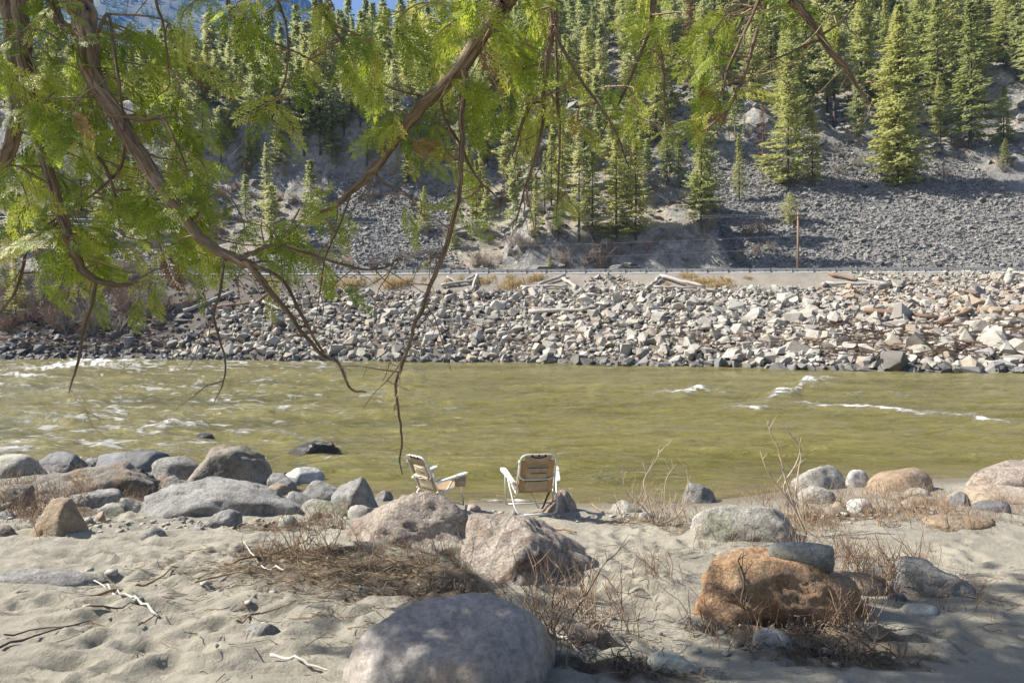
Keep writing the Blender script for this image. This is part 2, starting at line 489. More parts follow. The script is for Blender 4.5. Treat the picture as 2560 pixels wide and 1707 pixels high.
hgt = math_(t, 'ADD', noi(t, v, 14, 10, .7), math_(t, 'MULTIPLY', lf, math_(t, 'MULTIPLY', noi(t, v, 45, 8, .8), 2.0)))
t.links.new(nd(t, 'Bump', {'Strength': .7, 'Distance': .05, 'Height': hgt}).outputs[0], b.inputs['Normal'])
me = mesh_np('ground', np.stack([fx, fy, GZ], 1), grid_faces(len(ys), len(xs)), m, True, {'litter': lm, 'wet': wetm})
kind(link('ground', me), 'structure')

# river: a fan of rows, finer near the viewer's bank
def water_xy(px, py):
    Y = CAMZ * FPX / (py - CY); return (px - CX) / FPX * Y, Y
FARX = [-300, -90, -42, -20, 0, 19, 36, 60, 200]
FARY = [95, 84, 80.5, 76, 70, 58, 48.5, 42, 30]
def far_shore(X): return np.interp(X, FARX, FARY)
al = np.concatenate([-np.geomspace(.86, 5, 26)[::-1], np.linspace(-.85, .85, 700), np.geomspace(.86, 5, 26)])
yy = 1 / np.linspace(1 / 9.0, 1 / 100.0, 360)
WX = (yy[:, None] * al[None, :]).ravel(); WY = np.repeat(yy, len(al))
adv = WX * .96 - WY * .05                              # along the current
acr = WY * .96 + WX * .10
amp = sstep(0, 2.5, WY - shore(WX)) * sstep(0, 3, far_shore(WX) + 4 - WY)
lf_ = sstep(5, -14, WX * 40 / (WY + 8))
big = fbm(adv * .16, acr * .42, oct=3, seed=41)
mid = fbm(adv * .8 + big, acr * 1.7, oct=3, seed=43)
chop = fbm(adv * 2.4, acr * 5.5, oct=3, seed=45)
WZ = amp * .034 * chop * (1 + lf_) + amp * ((.15 + .10 * lf_) * big + .115 * mid * (1 + .6 * lf_)) * np.clip(.55 + WY / 40, 0, 1.4)
foam = np.zeros_like(WX)
st = fbm(adv * .55 + mid * .3, acr * 2.4, oct=4, seed=47, ridged=True, gain=.6)
patch = fbm(adv * .09, acr * .16, oct=3, seed=51)
thr = .74 - .22 * lf_ - .22 * patch
foam = np.maximum(foam, sstep(0, .25, st - thr) * (.44 + .34 * lf_) * sstep(.4, 2.5, WY - shore(WX)))
CREST = [  # px0, py0, px1, py1, height, width across (px), foam
    (1660, 985, 1790, 978, .42, 13, .9), (1915, 1000, 2010, 968, .45, 14, .95), (1990, 955, 2060, 948, .3, 9, .9), (2020, 1012, 2330, 1038, .32, 11, 1.0), (2330, 1036, 2570, 1066, .28, 9, .95),
    (1815, 1020, 1940, 1030, .12, 8, .7), (340, 1078, 475, 1066, .35, 13, 1.0), (40, 925, 290, 915, .5, 10, 1.0), (150, 912, 350, 905, .45, 7, 1.0), (0, 940, 130, 945, .3, 9, .9), (60, 975, 230, 985, .25, 9, .6),
    (1050, 1012, 1200, 1028, .15, 10, .55), (990, 945, 1070, 938, .4, 12, .25), (930, 970, 1050, 985, .4, 18, .15), (1460, 975, 1560, 965, .3, 14, .15), (760, 1120, 860, 1100, .12, 10, .7), (700, 1150, 800, 1170, .05, 9, .5),
    (600, 1075, 820, 1105, .1, 9, .5), (560, 1082, 640, 1090, .1, 8, .6), (330, 975, 420, 965, .2, 7, .6), (450, 960, 560, 950, .2, 7, .5), (0, 1110, 200, 1095, .1, 9, .55), (80, 1040, 230, 1060, .15, 10, .5), (1130, 970, 1200, 975, .1, 7, .4), (2200, 975, 2300, 995, .15, 9, .5), (2100, 985, 2190, 980, .1, 6, .5)]
fine = fbm(adv * 3.4, acr * 8, oct=4, seed=61, gain=.65)
WPX = al[None, :].repeat(len(yy), 0).ravel() * FPX + CX; WPY = CY + CAMZ * FPX / WY
for x0, y0, x1, y1, hh, wd, fm in CREST:
    tt = np.clip(((WPX - x0) * (x1 - x0) + (WPY - y0) * (y1 - y0)) / ((x1 - x0) ** 2 + (y1 - y0) ** 2), 0, 1)
    sag = np.sin(tt * 9 + x0) * wd * .25
    dv = (WPY - (y0 + (y1 - y0) * tt) + sag) / wd
    du = np.maximum(np.abs(WPX - (x0 + (x1 - x0) * tt)) - 0, 0) / (wd * 3.5)
    g = np.exp(-dv * dv * np.where(dv < 0, 1.6, .7) - du * du) * (.35 + .65 * np.sin(math.pi * np.clip(tt, .08, .92)))
    WZ += amp * hh * .55 * g
    gf = np.exp(-(dv * 1.35) ** 2 - (du * .55) ** 2) * (.45 + .55 * np.sin(math.pi * np.clip(tt, .08, .92)))
    foam = np.maximum(foam, fm * gf * (.95 + 1.8 * fine))
lap = WY - shore(WX) - .18 * fbm(WX * 1.4, WY * 0 + .5, oct=3, seed=71)
foam = np.maximum(foam, (np.exp(-((lap - .2) / .2) ** 2) * 1.0) * (.38 + 1.5 * fine) * sstep(-2.6, -1.2, WX) * (.35 + .65 * sstep(1.6, .6, WX)))
WZ += .035 * np.exp(-((lap - .18) / .16) ** 2)
shal = sstep(1.6, .0, WY - shore(WX))
m, t, b, _ = new_mat('river_water')
v = nd(t, 'TexCoord').outputs['Object']
vf = nd(t, 'Mapping', {'Vector': v, 'Scale': (.45, 1.3, 1.0), 'Rotation': (0, 0, -.06)}).outputs[0]
c = ramp(t, noi(t, vf, .22, 4, .55), [(.3, (.115, .104, .027)), (.55, (.155, .14, .038)), (.8, (.195, .172, .052))])
ca = nd(t, 'Attribute', attribute_name='crest').outputs['Fac']  # light in thin crests and dimness of troughs is painted into the colour
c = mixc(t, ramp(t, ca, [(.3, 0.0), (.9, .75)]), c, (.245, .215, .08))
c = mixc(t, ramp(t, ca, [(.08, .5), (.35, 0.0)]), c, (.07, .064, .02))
c = mixc(t, math_(t, 'MULTIPLY', nd(t, 'Attribute', attribute_name='shallow').outputs['Fac'], .55), c, (.20, .155, .085))
fa = nd(t, 'Attribute', attribute_name='foam').outputs['Fac']
ff = math_(t, 'ADD', fa, math_(t, 'MULTIPLY', math_(t, 'SUBTRACT', noi(t, vf, 9, 9, .8), .5), 1.9))
fmask = ramp(t, ff, [(.39, 0.0), (.86, 1.0)])
vs = nd(t, 'Mapping', {'Vector': v, 'Scale': (.35, 2.2, 1.0), 'Rotation': (0, 0, -.05)}).outputs[0]
ln = noi(t, vs, .8, 7, .66, 1.2)
ln2 = noi(t, vs, 2.1, 6, .7, .8)
la_ = nd(t, 'Attribute', attribute_name='lively').outputs['Fac']
pt = math_(t, 'MULTIPLY', ramp(t, noi(t, vf, .35, 5, .6), [(.42, 0.0), (.6, 1.0)]), la_)
l1 = math_(t, 'MULTIPLY', ramp(t, ln, [(.485, 0.0), (.50, 1.0), (.515, 0.0)]), pt)
l2 = math_(t, 'MULTIPLY', ramp(t, ln2, [(.56, 0.0), (.66, 1.0)]), math_(t, 'MULTIPLY', pt, .8))
fmask = math_(t, 'MAXIMUM', fmask, math_(t, 'MULTIPLY', math_(t, 'MAXIMUM', l1, l2), ramp(t, noi(t, vf, 14, 5, .7), [(.4, .25), (.6, 1.0)])), True)
c = mixc(t, fmask, c, (.80, .80, .76))
t.links.new(c, b.inputs['Base Color'])
t.links.new(ramp(t, fmask, [(0.0, .13), (.6, .7)]), b.inputs['Roughness'])
b.inputs['IOR'].default_value = 1.33
hb = math_(t, 'ADD', noi(t, vf, 1.6, 8, .62, .5), math_(t, 'MULTIPLY', fmask, .4))
t.links.new(nd(t, 'Bump', {'Strength': 1.0, 'Distance': .30, 'Height': hb}).outputs[0], b.inputs['Normal'])
ok = (WY[:, None] >= 0).ravel()
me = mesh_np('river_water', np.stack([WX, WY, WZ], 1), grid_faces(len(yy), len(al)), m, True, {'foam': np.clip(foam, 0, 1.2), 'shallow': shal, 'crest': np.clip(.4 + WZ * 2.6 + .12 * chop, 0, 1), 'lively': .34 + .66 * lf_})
kind(link('river', me), 'structure')

# ------------------------------------------------------------------ far bank, road, hillside
def yb(X): return 88.0 - .14 * np.asarray(X, float)            # line of the roadside barrier
def zroad(X): return 10.7 - .010 * np.asarray(X, float)
def bank_base(X, Y):
    X = np.asarray(X, float); Y = np.asarray(Y, float)
    a = far_shore(X); tt = (Y - a) / (yb(X) - a)
    z = np.interp(tt, [-.5, 0, .3, .77, .80, .97, 1.2], [-2.2, 0, .31 , .775, .80, 1.0, 1.0]) * zroad(X)
    return np.where(tt < 0, tt * 4, z)
def bank(X, Y):
    X = np.asarray(X, float); Y = np.asarray(Y, float)
    a = far_shore(X); tt = (Y - a) / (yb(X) - a)
    return bank_base(X, Y) + np.where((tt > .03) & (tt < .95), .35 * fbm(X * .22, Y * .22, oct=4, seed=81), 0)
def bpix(px, py, lift=0.0):
    p = hit(px, py, bank, 36, 110, 1500); p[2] += lift; return p

bx = np.concatenate([np.linspace(-300, -96, 30), np.linspace(-95, 75, 260), np.linspace(78, 250, 26)])
bt = np.linspace(-.12, 1.0, 90)
BX, BT = np.meshgrid(bx, bt)
BX = BX.ravel(); BT = BT.ravel()
BY = far_shore(BX) + BT * (yb(BX) - far_shore(BX))
BZ = bank(BX, BY)
# the sheet runs on under the road
BX = np.concatenate([BX, bx]); BY = np.concatenate([BY, yb(bx) + 12]); BZ = np.concatenate([BZ, zroad(bx) - .02])
m, t, b, _ = new_mat('bank_soil')
v = nd(t, 'TexCoord').outputs['Object']
sa = nd(t, 'Attribute', attribute_name='gravel').outputs['Fac']
c = ramp(t, noi(t, v, .5, 8, .65), [(.3, (.07, .06, .048)), (.6, (.14, .12, .095)), (.8, (.20, .175, .14))])
c2 = ramp(t, noi(t, v, .4, 8, .65), [(.3, (.19, .17, .14)), (.6, (.26, .235, .195)), (.8, (.32, .29, .245))])
c = mixc(t, sa, c, c2)
c = mixc(t, .5, c, ramp(t, noi(t, v, 6, 4, .7), [(.3, .7), (.65, 1.1)]), 'MULTIPLY')
t.links.new(c, b.inputs['Base Color']); b.inputs['Roughness'].default_value = .95
t.links.new(nd(t, 'Bump', {'Strength': .5, 'Distance': .2, 'Height': noi(t, v, 2.0, 8, .7)}).outputs[0], b.inputs['Normal'])
tt = (BY - far_shore(BX)) / (yb(BX) - far_shore(BX))
grav = sstep(.74, .80, tt) * sstep(-28, -20, BX)
me = mesh_np('far_bank', np.stack([BX, BY, BZ], 1), grid_faces(len(bt) + 1, len(bx)), m, True, {'gravel': grav})
far_bank = kind(link('far_bank', me), 'structure')

rx = np.linspace(-300, 250, 120)
def strip(name, o0, o1, dz, mat):
    V = np.concatenate([np.stack([rx, yb(rx) + o0, zroad(rx) + dz], 1), np.stack([rx, yb(rx) + o1, zroad(rx) + dz], 1)])
    return kind(link(name, mesh_np(name, V, grid_faces(2, len(rx)), mat, False)), 'structure')
strip('road', .6, 10.4, .02, M['asphalt'])
strip('road_edge_line', 1.2, 1.32, .026, M['paint'])

LEFT_U = [-30, 0, 28, 33, 48, 97, 200, 500]; LEFT_Z = [0, 0, 19, 34, 38, 66, 140, 380]
RIGHT_U = [-30, 0, 14, 34, 60, 100, 500]; RIGHT_Z = [0, 0, 9, 23, 42, 68, 350]
def hill(X, Y):
    X = np.asarray(X, float); Y = np.asarray(Y, float)
    u = Y - (yb(X) + 11)
    k = sstep(-28, -6, X + 4 * noise(X * .05, Y * .05, seed=8))
    def front(u): return zroad(X) + (1 - k) * np.interp(u, LEFT_U, LEFT_Z) + k * np.interp(u, RIGHT_U, RIGHT_Z)
    w = noise(X * .04, Y * .04, seed=3) * 5
    ur = np.interp(X, [-400, -89, -54, 3, 39, 120, 400], [100, 112, 138, 182, 228, 380, 430])
    z = np.where(u < ur, front(np.maximum(u + w * sstep(15, 45, u), -5)), front(ur) - .55 * (u - ur))
    g = sstep(3, 40, u)
    z = z + g * (4.0 * fbm(X * .03, Y * .03, oct=3, seed=13) + (1 - talus_mask(X, Y)) * (3.4 * fbm(X * .09, Y * .13, oct=4, seed=19, ridged=True) + 1.1 * fbm(X * .3, Y * .45, oct=3, seed=20, ridged=True)))
    mid = sstep(-2, 3, X) * sstep(33, 28, X)
    cz = sstep(-10, -20, X) * sstep(22, 29, u) * sstep(52, 38, u)
    z = z + cz * (4.0 * fbm(X * .16, Y * .30, oct=4, seed=39, ridged=True) + 1.6 * fbm(X * .6, Y * .6, oct=3, seed=40, ridged=True))
    z = z + mid * (4.5 * sstep(1.0, 4.0, u + 3 * noise(X * .3, Y * .1, seed=6)) - 4.5 * sstep(14, 40, u) + 1.8 * sstep(.5, 3, u) * sstep(40, 20, u) * fbm(X * .22, Y * .22, oct=4, seed=37, ridged=True))
    z = z + (1 - .7 * talus_mask(X, Y)) * sstep(0, 8, u) * .9 * fbm(X * .4, Y * .4, oct=3, seed=29)
    return z
def talus_mask(X, Y):
    u = Y - (yb(X) + 11); w = 6 * fbm(X * .06, Y * .06, oct=3, seed=31)
    right = sstep(27, 33, X + w) * sstep(41, 36, u + w + .04 * (X - 50))
    left = sstep(-36, -32, X + w * .6) * sstep(-7, -13, X + w) * sstep(31, 27, u + w * .4)
    low = sstep(10, 6, u + w * .5) * .8 * np.maximum(sstep(-6, -10, X), sstep(30, 34, X))
    return np.clip(np.maximum(np.maximum(right, left), low), 0, 1)
def hpix(px, py): return hit(px, py, hill, 99, 520, 1600)

hx = np.concatenate([-np.geomspace(135, 420, 50)[::-1], np.arange(-134, 134, .78), np.geomspace(135, 420, 50)])
hu = np.concatenate([np.arange(-1.0, 62, .62), 62 + np.cumsum(np.linspace(.7, 5.5, 130))])
HX, HU = np.meshgrid(hx, hu); HX = HX.ravel(); HU = HU.ravel()
HY = yb(HX) + 11 + HU
HZ = hill(HX, HY)
m, t, b, _ = new_mat('hillside_ground')
geo = nd(t, 'NewGeometry')
v = nd(t, 'TexCoord').outputs['Object']
tal = nd(t, 'Attribute', attribute_name='talus').outputs['Fac']
nz = nd(t, 'SeparateXYZ', {0: geo.outputs['True Normal']}).outputs[2]
rockc = ramp(t, noi(t, v, .35, 10, .7, .5), [(.28, (.11, .11, .108)), (.48, (.28, .272, .258)), (.7, (.50, .48, .44))])
soil = ramp(t, noi(t, v, .12, 10, .68), [(.28, (.17, .15, .12)), (.42, (.33, .29, .23)), (.55, (.44, .385, .29)), (.66, (.37, .29, .11)), (.8, (.25, .225, .12))])
steep = ramp(t, math_(t, 'ADD', nz, math_(t, 'MULTIPLY', math_(t, 'SUBTRACT', noi(t, v, .5, 6, .7), .5), .3)), [(.60, 1.0), (.74, 0.0)])
c = mixc(t, steep, soil, rockc)
c = mixc(t, tal, c, ramp(t, noi(t, v, .25, 8, .7), [(.3, (.19, .185, .18)), (.55, (.31, .30, .28)), (.75, (.42, .40, .35))]))
c = mixc(t, .75, c, ramp(t, noi(t, v, 1.3, 8, .8), [(.34, .3), (.62, 1.25)]), 'MULTIPLY')
t.links.new(c, b.inputs['Base Color']); b.inputs['Roughness'].default_value = .95
t.links.new(nd(t, 'Bump', {'Strength': .9, 'Distance': .8, 'Height': noi(t, v, .9, 10, .75)}).outputs[0], b.inputs['Normal'])
me = mesh_np('hillside', np.stack([HX, HY, HZ], 1), grid_faces(len(hu), len(hx)), m, True, {'talus': talus_mask(HX, HY)})
kind(link('hillside', me), 'structure')

# far blue mountain up the valley
KM = 2.8
MX = np.linspace(-1100, 500, 150) * KM; MV = np.linspace(0, 1, 70)
GX2, GV = np.meshgrid(MX, MV); GX2 = GX2.ravel(); GV = GV.ravel()
def mtn(X, Y):
    X = X / KM; Y = Y / KM
    crest = np.interp(X, [-1100, -500, -300, -227, -182, -95, 100, 500], [470, 470, 465, 425, 395, 315, 220, 150])
    v = (Y - 450) / 450.0
    z = crest * np.interp(v, [0, 1, 1.3], [.05, 1.0, .8])
    return z + sstep(.03, .3, v) * (26 * fbm(X * .009, Y * .009, oct=4, seed=101, ridged=True) + 6 * fbm(X * .05, Y * .05, oct=3, seed=103)) * KM - 12 + (KM - 1) * z
GY2 = (450 + GV * 580) * KM
m, t, b, _ = new_mat('mountain_ground')
v = nd(t, 'TexCoord').outputs['Object']
c = ramp(t, noi(t, v, .02, 10, .7), [(.3, (.05, .06, .03)), (.55, (.10, .105, .06)), (.75, (.20, .19, .16))])
t.links.new(c, b.inputs['Base Color']); b.inputs['Roughness'].default_value = 1
me = mesh_np('mountain', np.stack([GX2, GY2, mtn(GX2, GY2)], 1), grid_faces(70, 150), m, True)
kind(link('mountain', me), 'structure')

# ------------------------------------------------------------------ riprap on the far bank
HULLS = [hull(100 + i, 12 + i % 4) for i in range(14)]
RR = np.random.default_rng(21)
stones = []
X0 = -60
def riprap_at(X, tt): return sstep(-46, -38, X - 10 * (tt - .3) + 2.5 * noise(np.array([X * .3]), np.array([tt * 9]))[0])
cand = []
for X in np.arange(-62, 64, .70):
    a = float(far_shore(X)); bnd = float(yb(X)); n = int((bnd - a) / .58)
    for i in range(n):
        x = X + RR.uniform(-.35, .35); y = a - .3 + (i + RR.uniform(-.45, .45)) * .58
        tt = (y - float(far_shore(x))) / (bnd - float(far_shore(x)))
        px = CX + x / y * FPX
        if px < -60 or px > 2640 or tt > .97: continue
        top = .775 + .02 * math.sin(x * .5) + (.16 if 6 < x < 17 else 0) * max(0, 1 - abs(x - 11.5) / 5.5) * 1.3 + (.17 if x > 40 else 0) + (.15 if x < -19 else 0)
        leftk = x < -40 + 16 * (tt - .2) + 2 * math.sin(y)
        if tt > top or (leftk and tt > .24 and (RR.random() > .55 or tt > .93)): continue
        small = 1.0 if tt < .62 else .78
        if tt > .775: small = .6
        s = RR.lognormal(math.log(.405), .42) * small
        s = min(s, 1.15)
        if x > 20 and tt < .18: s *= 1.12
        brown = (x > 33 and .38 < tt < .85 and RR.random() < .8)
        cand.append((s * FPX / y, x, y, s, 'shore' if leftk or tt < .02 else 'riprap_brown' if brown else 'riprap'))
for c in list(cand):
    if RR.random() < .45:
        x = c[1] + RR.uniform(-.4, .4); y = c[2] + RR.uniform(-.35, .35); s = RR.uniform(.1, .22)
        cand.append((s * FPX / y, x, y, s, c[4]))
cand.sort(reverse=True)
vis = [c for c in cand if -20 < CX + c[1] / c[2] * FPX < 2580]
big_set = set(id(c) for c in vis[:300])
meshes = {}
rest = {'riprap': MB(), 'riprap_brown': MB(), 'shore': MB()}
for c in cand:
    _, x, y, s, mk = c
    z = float(bank(np.array([x]), np.array([y]))[0])
    k = RR.integers(len(HULLS))
    sc = np.array([s * RR.uniform(.9, 1.35), s * RR.uniform(.8, 1.15), s * RR.uniform(.55, .95)])
    e = Euler((RR.uniform(-.5, .5) + .2, RR.uniform(-.5, .5), RR.uniform(0, 6.28)))
    zc = z + (sc[2] * RR.uniform(.05, .5) if s > .23 else RR.uniform(.1, .4))
    if id(c) in big_set:
        if (k, mk) not in meshes:
            V, F = HULLS[k]; meshes[(k, mk)] = mesh_np('stone', V, F, M[mk], False)
        o = bpy.data.objects.new('stone', meshes[(k, mk)]); COL.objects.link(o)
        o.parent = far_bank; o.location = (x, y, zc); o.rotation_euler = e; o.scale = sc
    else:
        V, F = HULLS[k]
        rest[mk].add((V * sc) @ np.array(e.to_matrix()).T + (x, y, zc), F, RR.random())
for mk, nm in (('riprap', 'riprap_stones'), ('riprap_brown', 'brown_riprap_stones'), ('shore', 'shore_stones')):
    kind(rest[mk].build(nm, M[mk], far_bank, smooth=False), 'stuff')

# talus: too small to pick apart
N = 150000
tx = RR.uniform(-75, 85, N); tu = RR.uniform(0, 50, N); ty = yb(tx) + 11 + tu
keep = (RR.random(N) < talus_mask(tx, ty) * .75 + .02) & (np.abs(tx / ty) < .8)
tx, ty = tx[keep][:66000], ty[keep][:66000]; n = len(tx)
tz = hill(tx, ty)
octv = np.array([[1, 0, 0], [-1, 0, 0], [0, 1, 0], [0, -1, 0], [0, 0, 1], [0, 0, -1]], float)
octf = np.array([[0, 2, 4], [2, 1, 4], [1, 3, 4], [3, 0, 4], [2, 0, 5], [1, 2, 5], [3, 1, 5], [0, 3, 5]])
sz = np.minimum(RR.lognormal(math.log(.175), .48, n), 1.2)
V = octv[None] * (sz[:, None, None] * RR.uniform(.6, 1.25, (n, 6, 1))) + sz[:, None, None] * RR.uniform(-.3, .3, (n, 6, 3))
q = RR.normal(size=(n, 4)); q /= np.linalg.norm(q, axis=1)[:, None]
w_, a_, b_, c_ = q.T
R = np.stack([1 - 2 * (b_ * b_ + c_ * c_), 2 * (a_ * b_ - w_ * c_), 2 * (a_ * c_ + w_ * b_), 2 * (a_ * b_ + w_ * c_), 1 - 2 * (a_ * a_ + c_ * c_), 2 * (b_ * c_ - w_ * a_), 2 * (a_ * c_ - w_ * b_), 2 * (b_ * c_ + w_ * a_), 1 - 2 * (a_ * a_ + b_ * b_)], 1).reshape(n, 3, 3)
V = np.einsum('nij,nkj->nki', R, V) * np.array([1, 1, .75]) + np.stack([tx, ty, tz + sz * .15], 1)[:, None]
Fq = (octf[None] + 6 * np.arange(n)[:, None, None]).reshape(-1, 3)
me = mesh_np('talus_stones', V.reshape(-1, 3), Fq, M['talus'], False, {'tint': np.repeat(RR.random(n), 6)})
kind(link('talus_stones', me), 'stuff')

N = 15000
tx = RR.uniform(-110, 120, N); tu = RR.uniform(0, 170, N) ** 1.0; ty = yb(tx) + 11 + tu
rk = fbm(tx * .09, ty * .13, oct=4, seed=19, ridged=True)
keep = (np.abs(tx / ty) < .8) & (RR.random(N) < sstep(.05, .55, rk) * .9) & (talus_mask(tx, ty) < .5)
tx, ty = tx[keep], ty[keep]; n = len(tx); tz = hill(tx, ty)
hv, hf = hull(171, 10); nv = len(hv)
sz = np.minimum(RR.lognormal(math.log(.55), .45, n), 2.4)
V = hv[None] * (sz[:, None, None] * RR.uniform(.7, 1.3, (n, nv, 1)))
q = RR.uniform(0, 6.28, n); cq, sq = np.cos(q), np.sin(q)
V = np.stack([V[..., 0] * cq[:, None] - V[..., 1] * sq[:, None], V[..., 0] * sq[:, None] + V[..., 1] * cq[:, None], V[..., 2] * .7], 2) + np.stack([tx, ty, tz + .1 * sz], 1)[:, None]
me = mesh_np('slope_rocks', V.reshape(-1, 3), (hf[None] + nv * np.arange(n)[:, None, None]).reshape(-1, 3), M['talus'], False, {'tint': np.repeat(RR.random(n), nv)})
kind(link('slope_rocks', me), 'stuff')

# ------------------------------------------------------------------ concrete barrier along the road
prof = np.array([[-.44, 0], [.44, 0], [.44, .08], [.14, .24], [.08, .69], [-.08, .69], [-.14, .24], [-.44, .08]])
L = 2.46
V = np.concatenate([np.column_stack([np.full(8, sx * L / 2), prof[:, 0], prof[:, 1]]) for sx in (-1, 1)])
Fb = [[i, (i + 1) % 8, 8 + (i + 1) % 8, 8 + i] for i in range(8)]
bmb = MB(); bmb.add(V, Fb); bmb.add(V, [[0, 7, 6, 5], [0, 5, 4, 3], [0, 3, 2, 1], [8, 9, 10, 11], [8, 11, 12, 13], [8, 13, 14, 15]])
VB, FB, _ = bmb.data()
barm = mesh_np('barrier_body', VB, FB, M['concrete'], False)
sl = MB(); sl.box((0, -.128, .38), (.13, .05, .10)); VS, FS, _ = sl.data()
slotm = mesh_np('lifting_slot', VS, FS, M['hole'], False)
ang = math.atan(-.14)
s = -86.0
while s < 68:
    X = s
    Y = float(yb(X)); px = CX + X / Y * FPX
    if -60 < px < 2640:
        r = empty('concrete_barrier', (X, Y, float(zroad(X)) + .02), ang)
        tag(r, 'grey concrete barrier block in the unbroken row along the far road', 'barrier', 'barrier blocks along the far road')
        link('body', barm, r)
        for dx in (-.62, .62): link('lifting_slot', slotm, r, (dx, 0, 0))
    s += 2.5 * math.cos(ang)

# ------------------------------------------------------------------ conifers on the hillside
def conifer(seed, H=20.0, zb=.12, R=.17, levels=44, per=6, step=.55, pad=.55, droop=.25, expo=.85, gap=.0, clumpy=0.0):
    """a trunk and a crown of small needle pads carried on drooping whorls; returns (V,F) and (V,F,tint)"""
    r = np.random.default_rng(seed)
    mb = MB()
    n = 9
    zz = np.linspace(0, H, n)
    wob = np.cumsum(r.normal(0, .03 * H / 20, (n, 2)), 0); wob[0] = 0
    mb.tube(np.column_stack([wob, zz]), np.linspace(.013 * H, .002 * H, n), 6, caps=False)
    # a few bare dead branches below the crown
    C, D, W, S = [], [], [], []
    for i in range(levels):
        f = i / (levels - 1); z = H * (zb + (1 - zb) * f ** .92)
        side = 1 + .25 * math.sin(f * 17 + seed) * clumpy
        for j in range(per):
            if r.random() < gap: continue
            a = r.uniform(0, 6.283)
            Lb = H * R * ((1 - f) ** expo * r.uniform(.45, 1.2) * side * (1 + .22 * math.sin(a * 2 + f * 9 + seed)) + .035)
            if f < .12: Lb *= .55 + f * 3.5
            m = max(2, int(Lb / step)); s = np.linspace(.22 if Lb > 1.5 else 0, 1, m + 1)[1:]
            dz = -droop * Lb * s + .16 * Lb * s ** 3 + (.30 * Lb * f)
            base = np.array([np.interp(z, zz, wob[:, 0]), np.interp(z, zz, wob[:, 1]), z])
            d = np.array([math.cos(a), math.sin(a), 0]); sd = np.array([-d[1], d[0], 0])
            P = base + d * (Lb * s)[:, None] + np.array([0, 0, 1]) * dz[:, None]
            if r.random() < .3 and Lb > 1.2: mb.tube(np.vstack([base, P[-1]]), [.03, .008], 3, caps=False)
            for k in range(len(s)):
                wid = pad * (1.15 - .5 * s[k]) * r.uniform(.7, 1.3)
                for sg in ((-1, 1) if wid > .25 else (1,)):
                    C.append(P[k] + sd * sg * wid * .45 + r.normal(0, .06, 3)); D.append(d * .8 + sd * sg * .7 + r.normal(0, .25, 3)); W.append(wid); S.append(r.random())
    C = np.array(C); D = np.array(D); W = np.array(W)
    D[:, 2] -= .15; D /= np.linalg.norm(D, axis=1)[:, None]
    up = r.normal(0, .35, C.shape) + np.array([0, 0, 1]); Sd = np.cross(D, up); Sd /= np.linalg.norm(Sd, axis=1)[:, None]
    Nn = np.cross(Sd, D)
    l = W[:, None] * r.uniform(.55, .9, (len(W), 1)); w = W[:, None] * r.uniform(.22, .4, (len(W), 1))
    V = np.stack([C - D * l, C + Sd * w - Nn * w * .5, C + D * l * r.uniform(.8, 1.2, (len(W), 1)), C - Sd * w - Nn * w * .5], 1).reshape(-1, 3)
    i = np.arange(len(C)) * 4
    F = np.concatenate([np.stack([i, i + 1, i + 2], 1), np.stack([i, i + 2, i + 3], 1)])
    tv, tf, _ = mb.data()
    return (tv, tf), (V, F, np.repeat(np.array(S), 4))

def variant(seed, mat, **k):
    (tv, tf), (cv, cf, ct) = conifer(seed, **k)
    return mesh_np('trunk', tv, tf, M['firtrunk']), mesh_np('crown', cv, cf, M[mat], False, {'tint': ct})
KINDS = {
    'fir': [variant(1, 'fir', zb=.05, R=.23, droop=.28, pad=.75), variant(2, 'fir', zb=.10, R=.20, droop=.3, pad=.75), variant(3, 'fir', zb=.14, R=.19, gap=.12, pad=.75), variant(4, 'fir', zb=.08, R=.25, levels=42, pad=.75)],
    'pine': [variant(5, 'firsage', zb=.28, R=.19, expo=.5, droop=.05, gap=.2, pad=.95, clumpy=1), variant(6, 'firsage', zb=.33, R=.17, expo=.45, droop=.02, gap=.22, pad=1.0, clumpy=1), variant(7, 'firsage', zb=.15, R=.19, expo=.65, droop=.15, gap=.15, pad=.85, clumpy=.7)],
    'slim': [variant(8, 'fir', zb=.12, R=.14, gap=.12, per=6, pad=.65), variant(9, 'firsage', zb=.2, R=.13, gap=.25, per=6, pad=.65)],
    'dead': [variant(10, 'firdead', zb=.15, R=.14, gap=.3, per=4, pad=.5)],
    'grand': [variant(11, 'fir', zb=.015, R=.185, levels=72, per=9, step=.45, pad=.6, droop=.32, expo=.75)],
    'broad': [variant(12, 'firsage', zb=.03, R=.42, levels=26, per=9, expo=.6, droop=.1, pad=.8)],
}
def tree(kindname, base, height, label, group=None, vi=None, rz=None, name=None):
    vs = KINDS[kindname]
    tm, cm = vs[(vi if vi is not None else RR.integers(len(vs))) % len(vs)]
    r = empty(name or ('pine_tree' if kindname == 'pine' else 'fir_tree'), base - np.array([0, 0, .15]), RR.uniform(0, 6.28) if rz is None else rz, height / 20.0)
    link('trunk', tm, r); link('crown', cm, r)
    tag(r, label, 'tree', group)
    return r

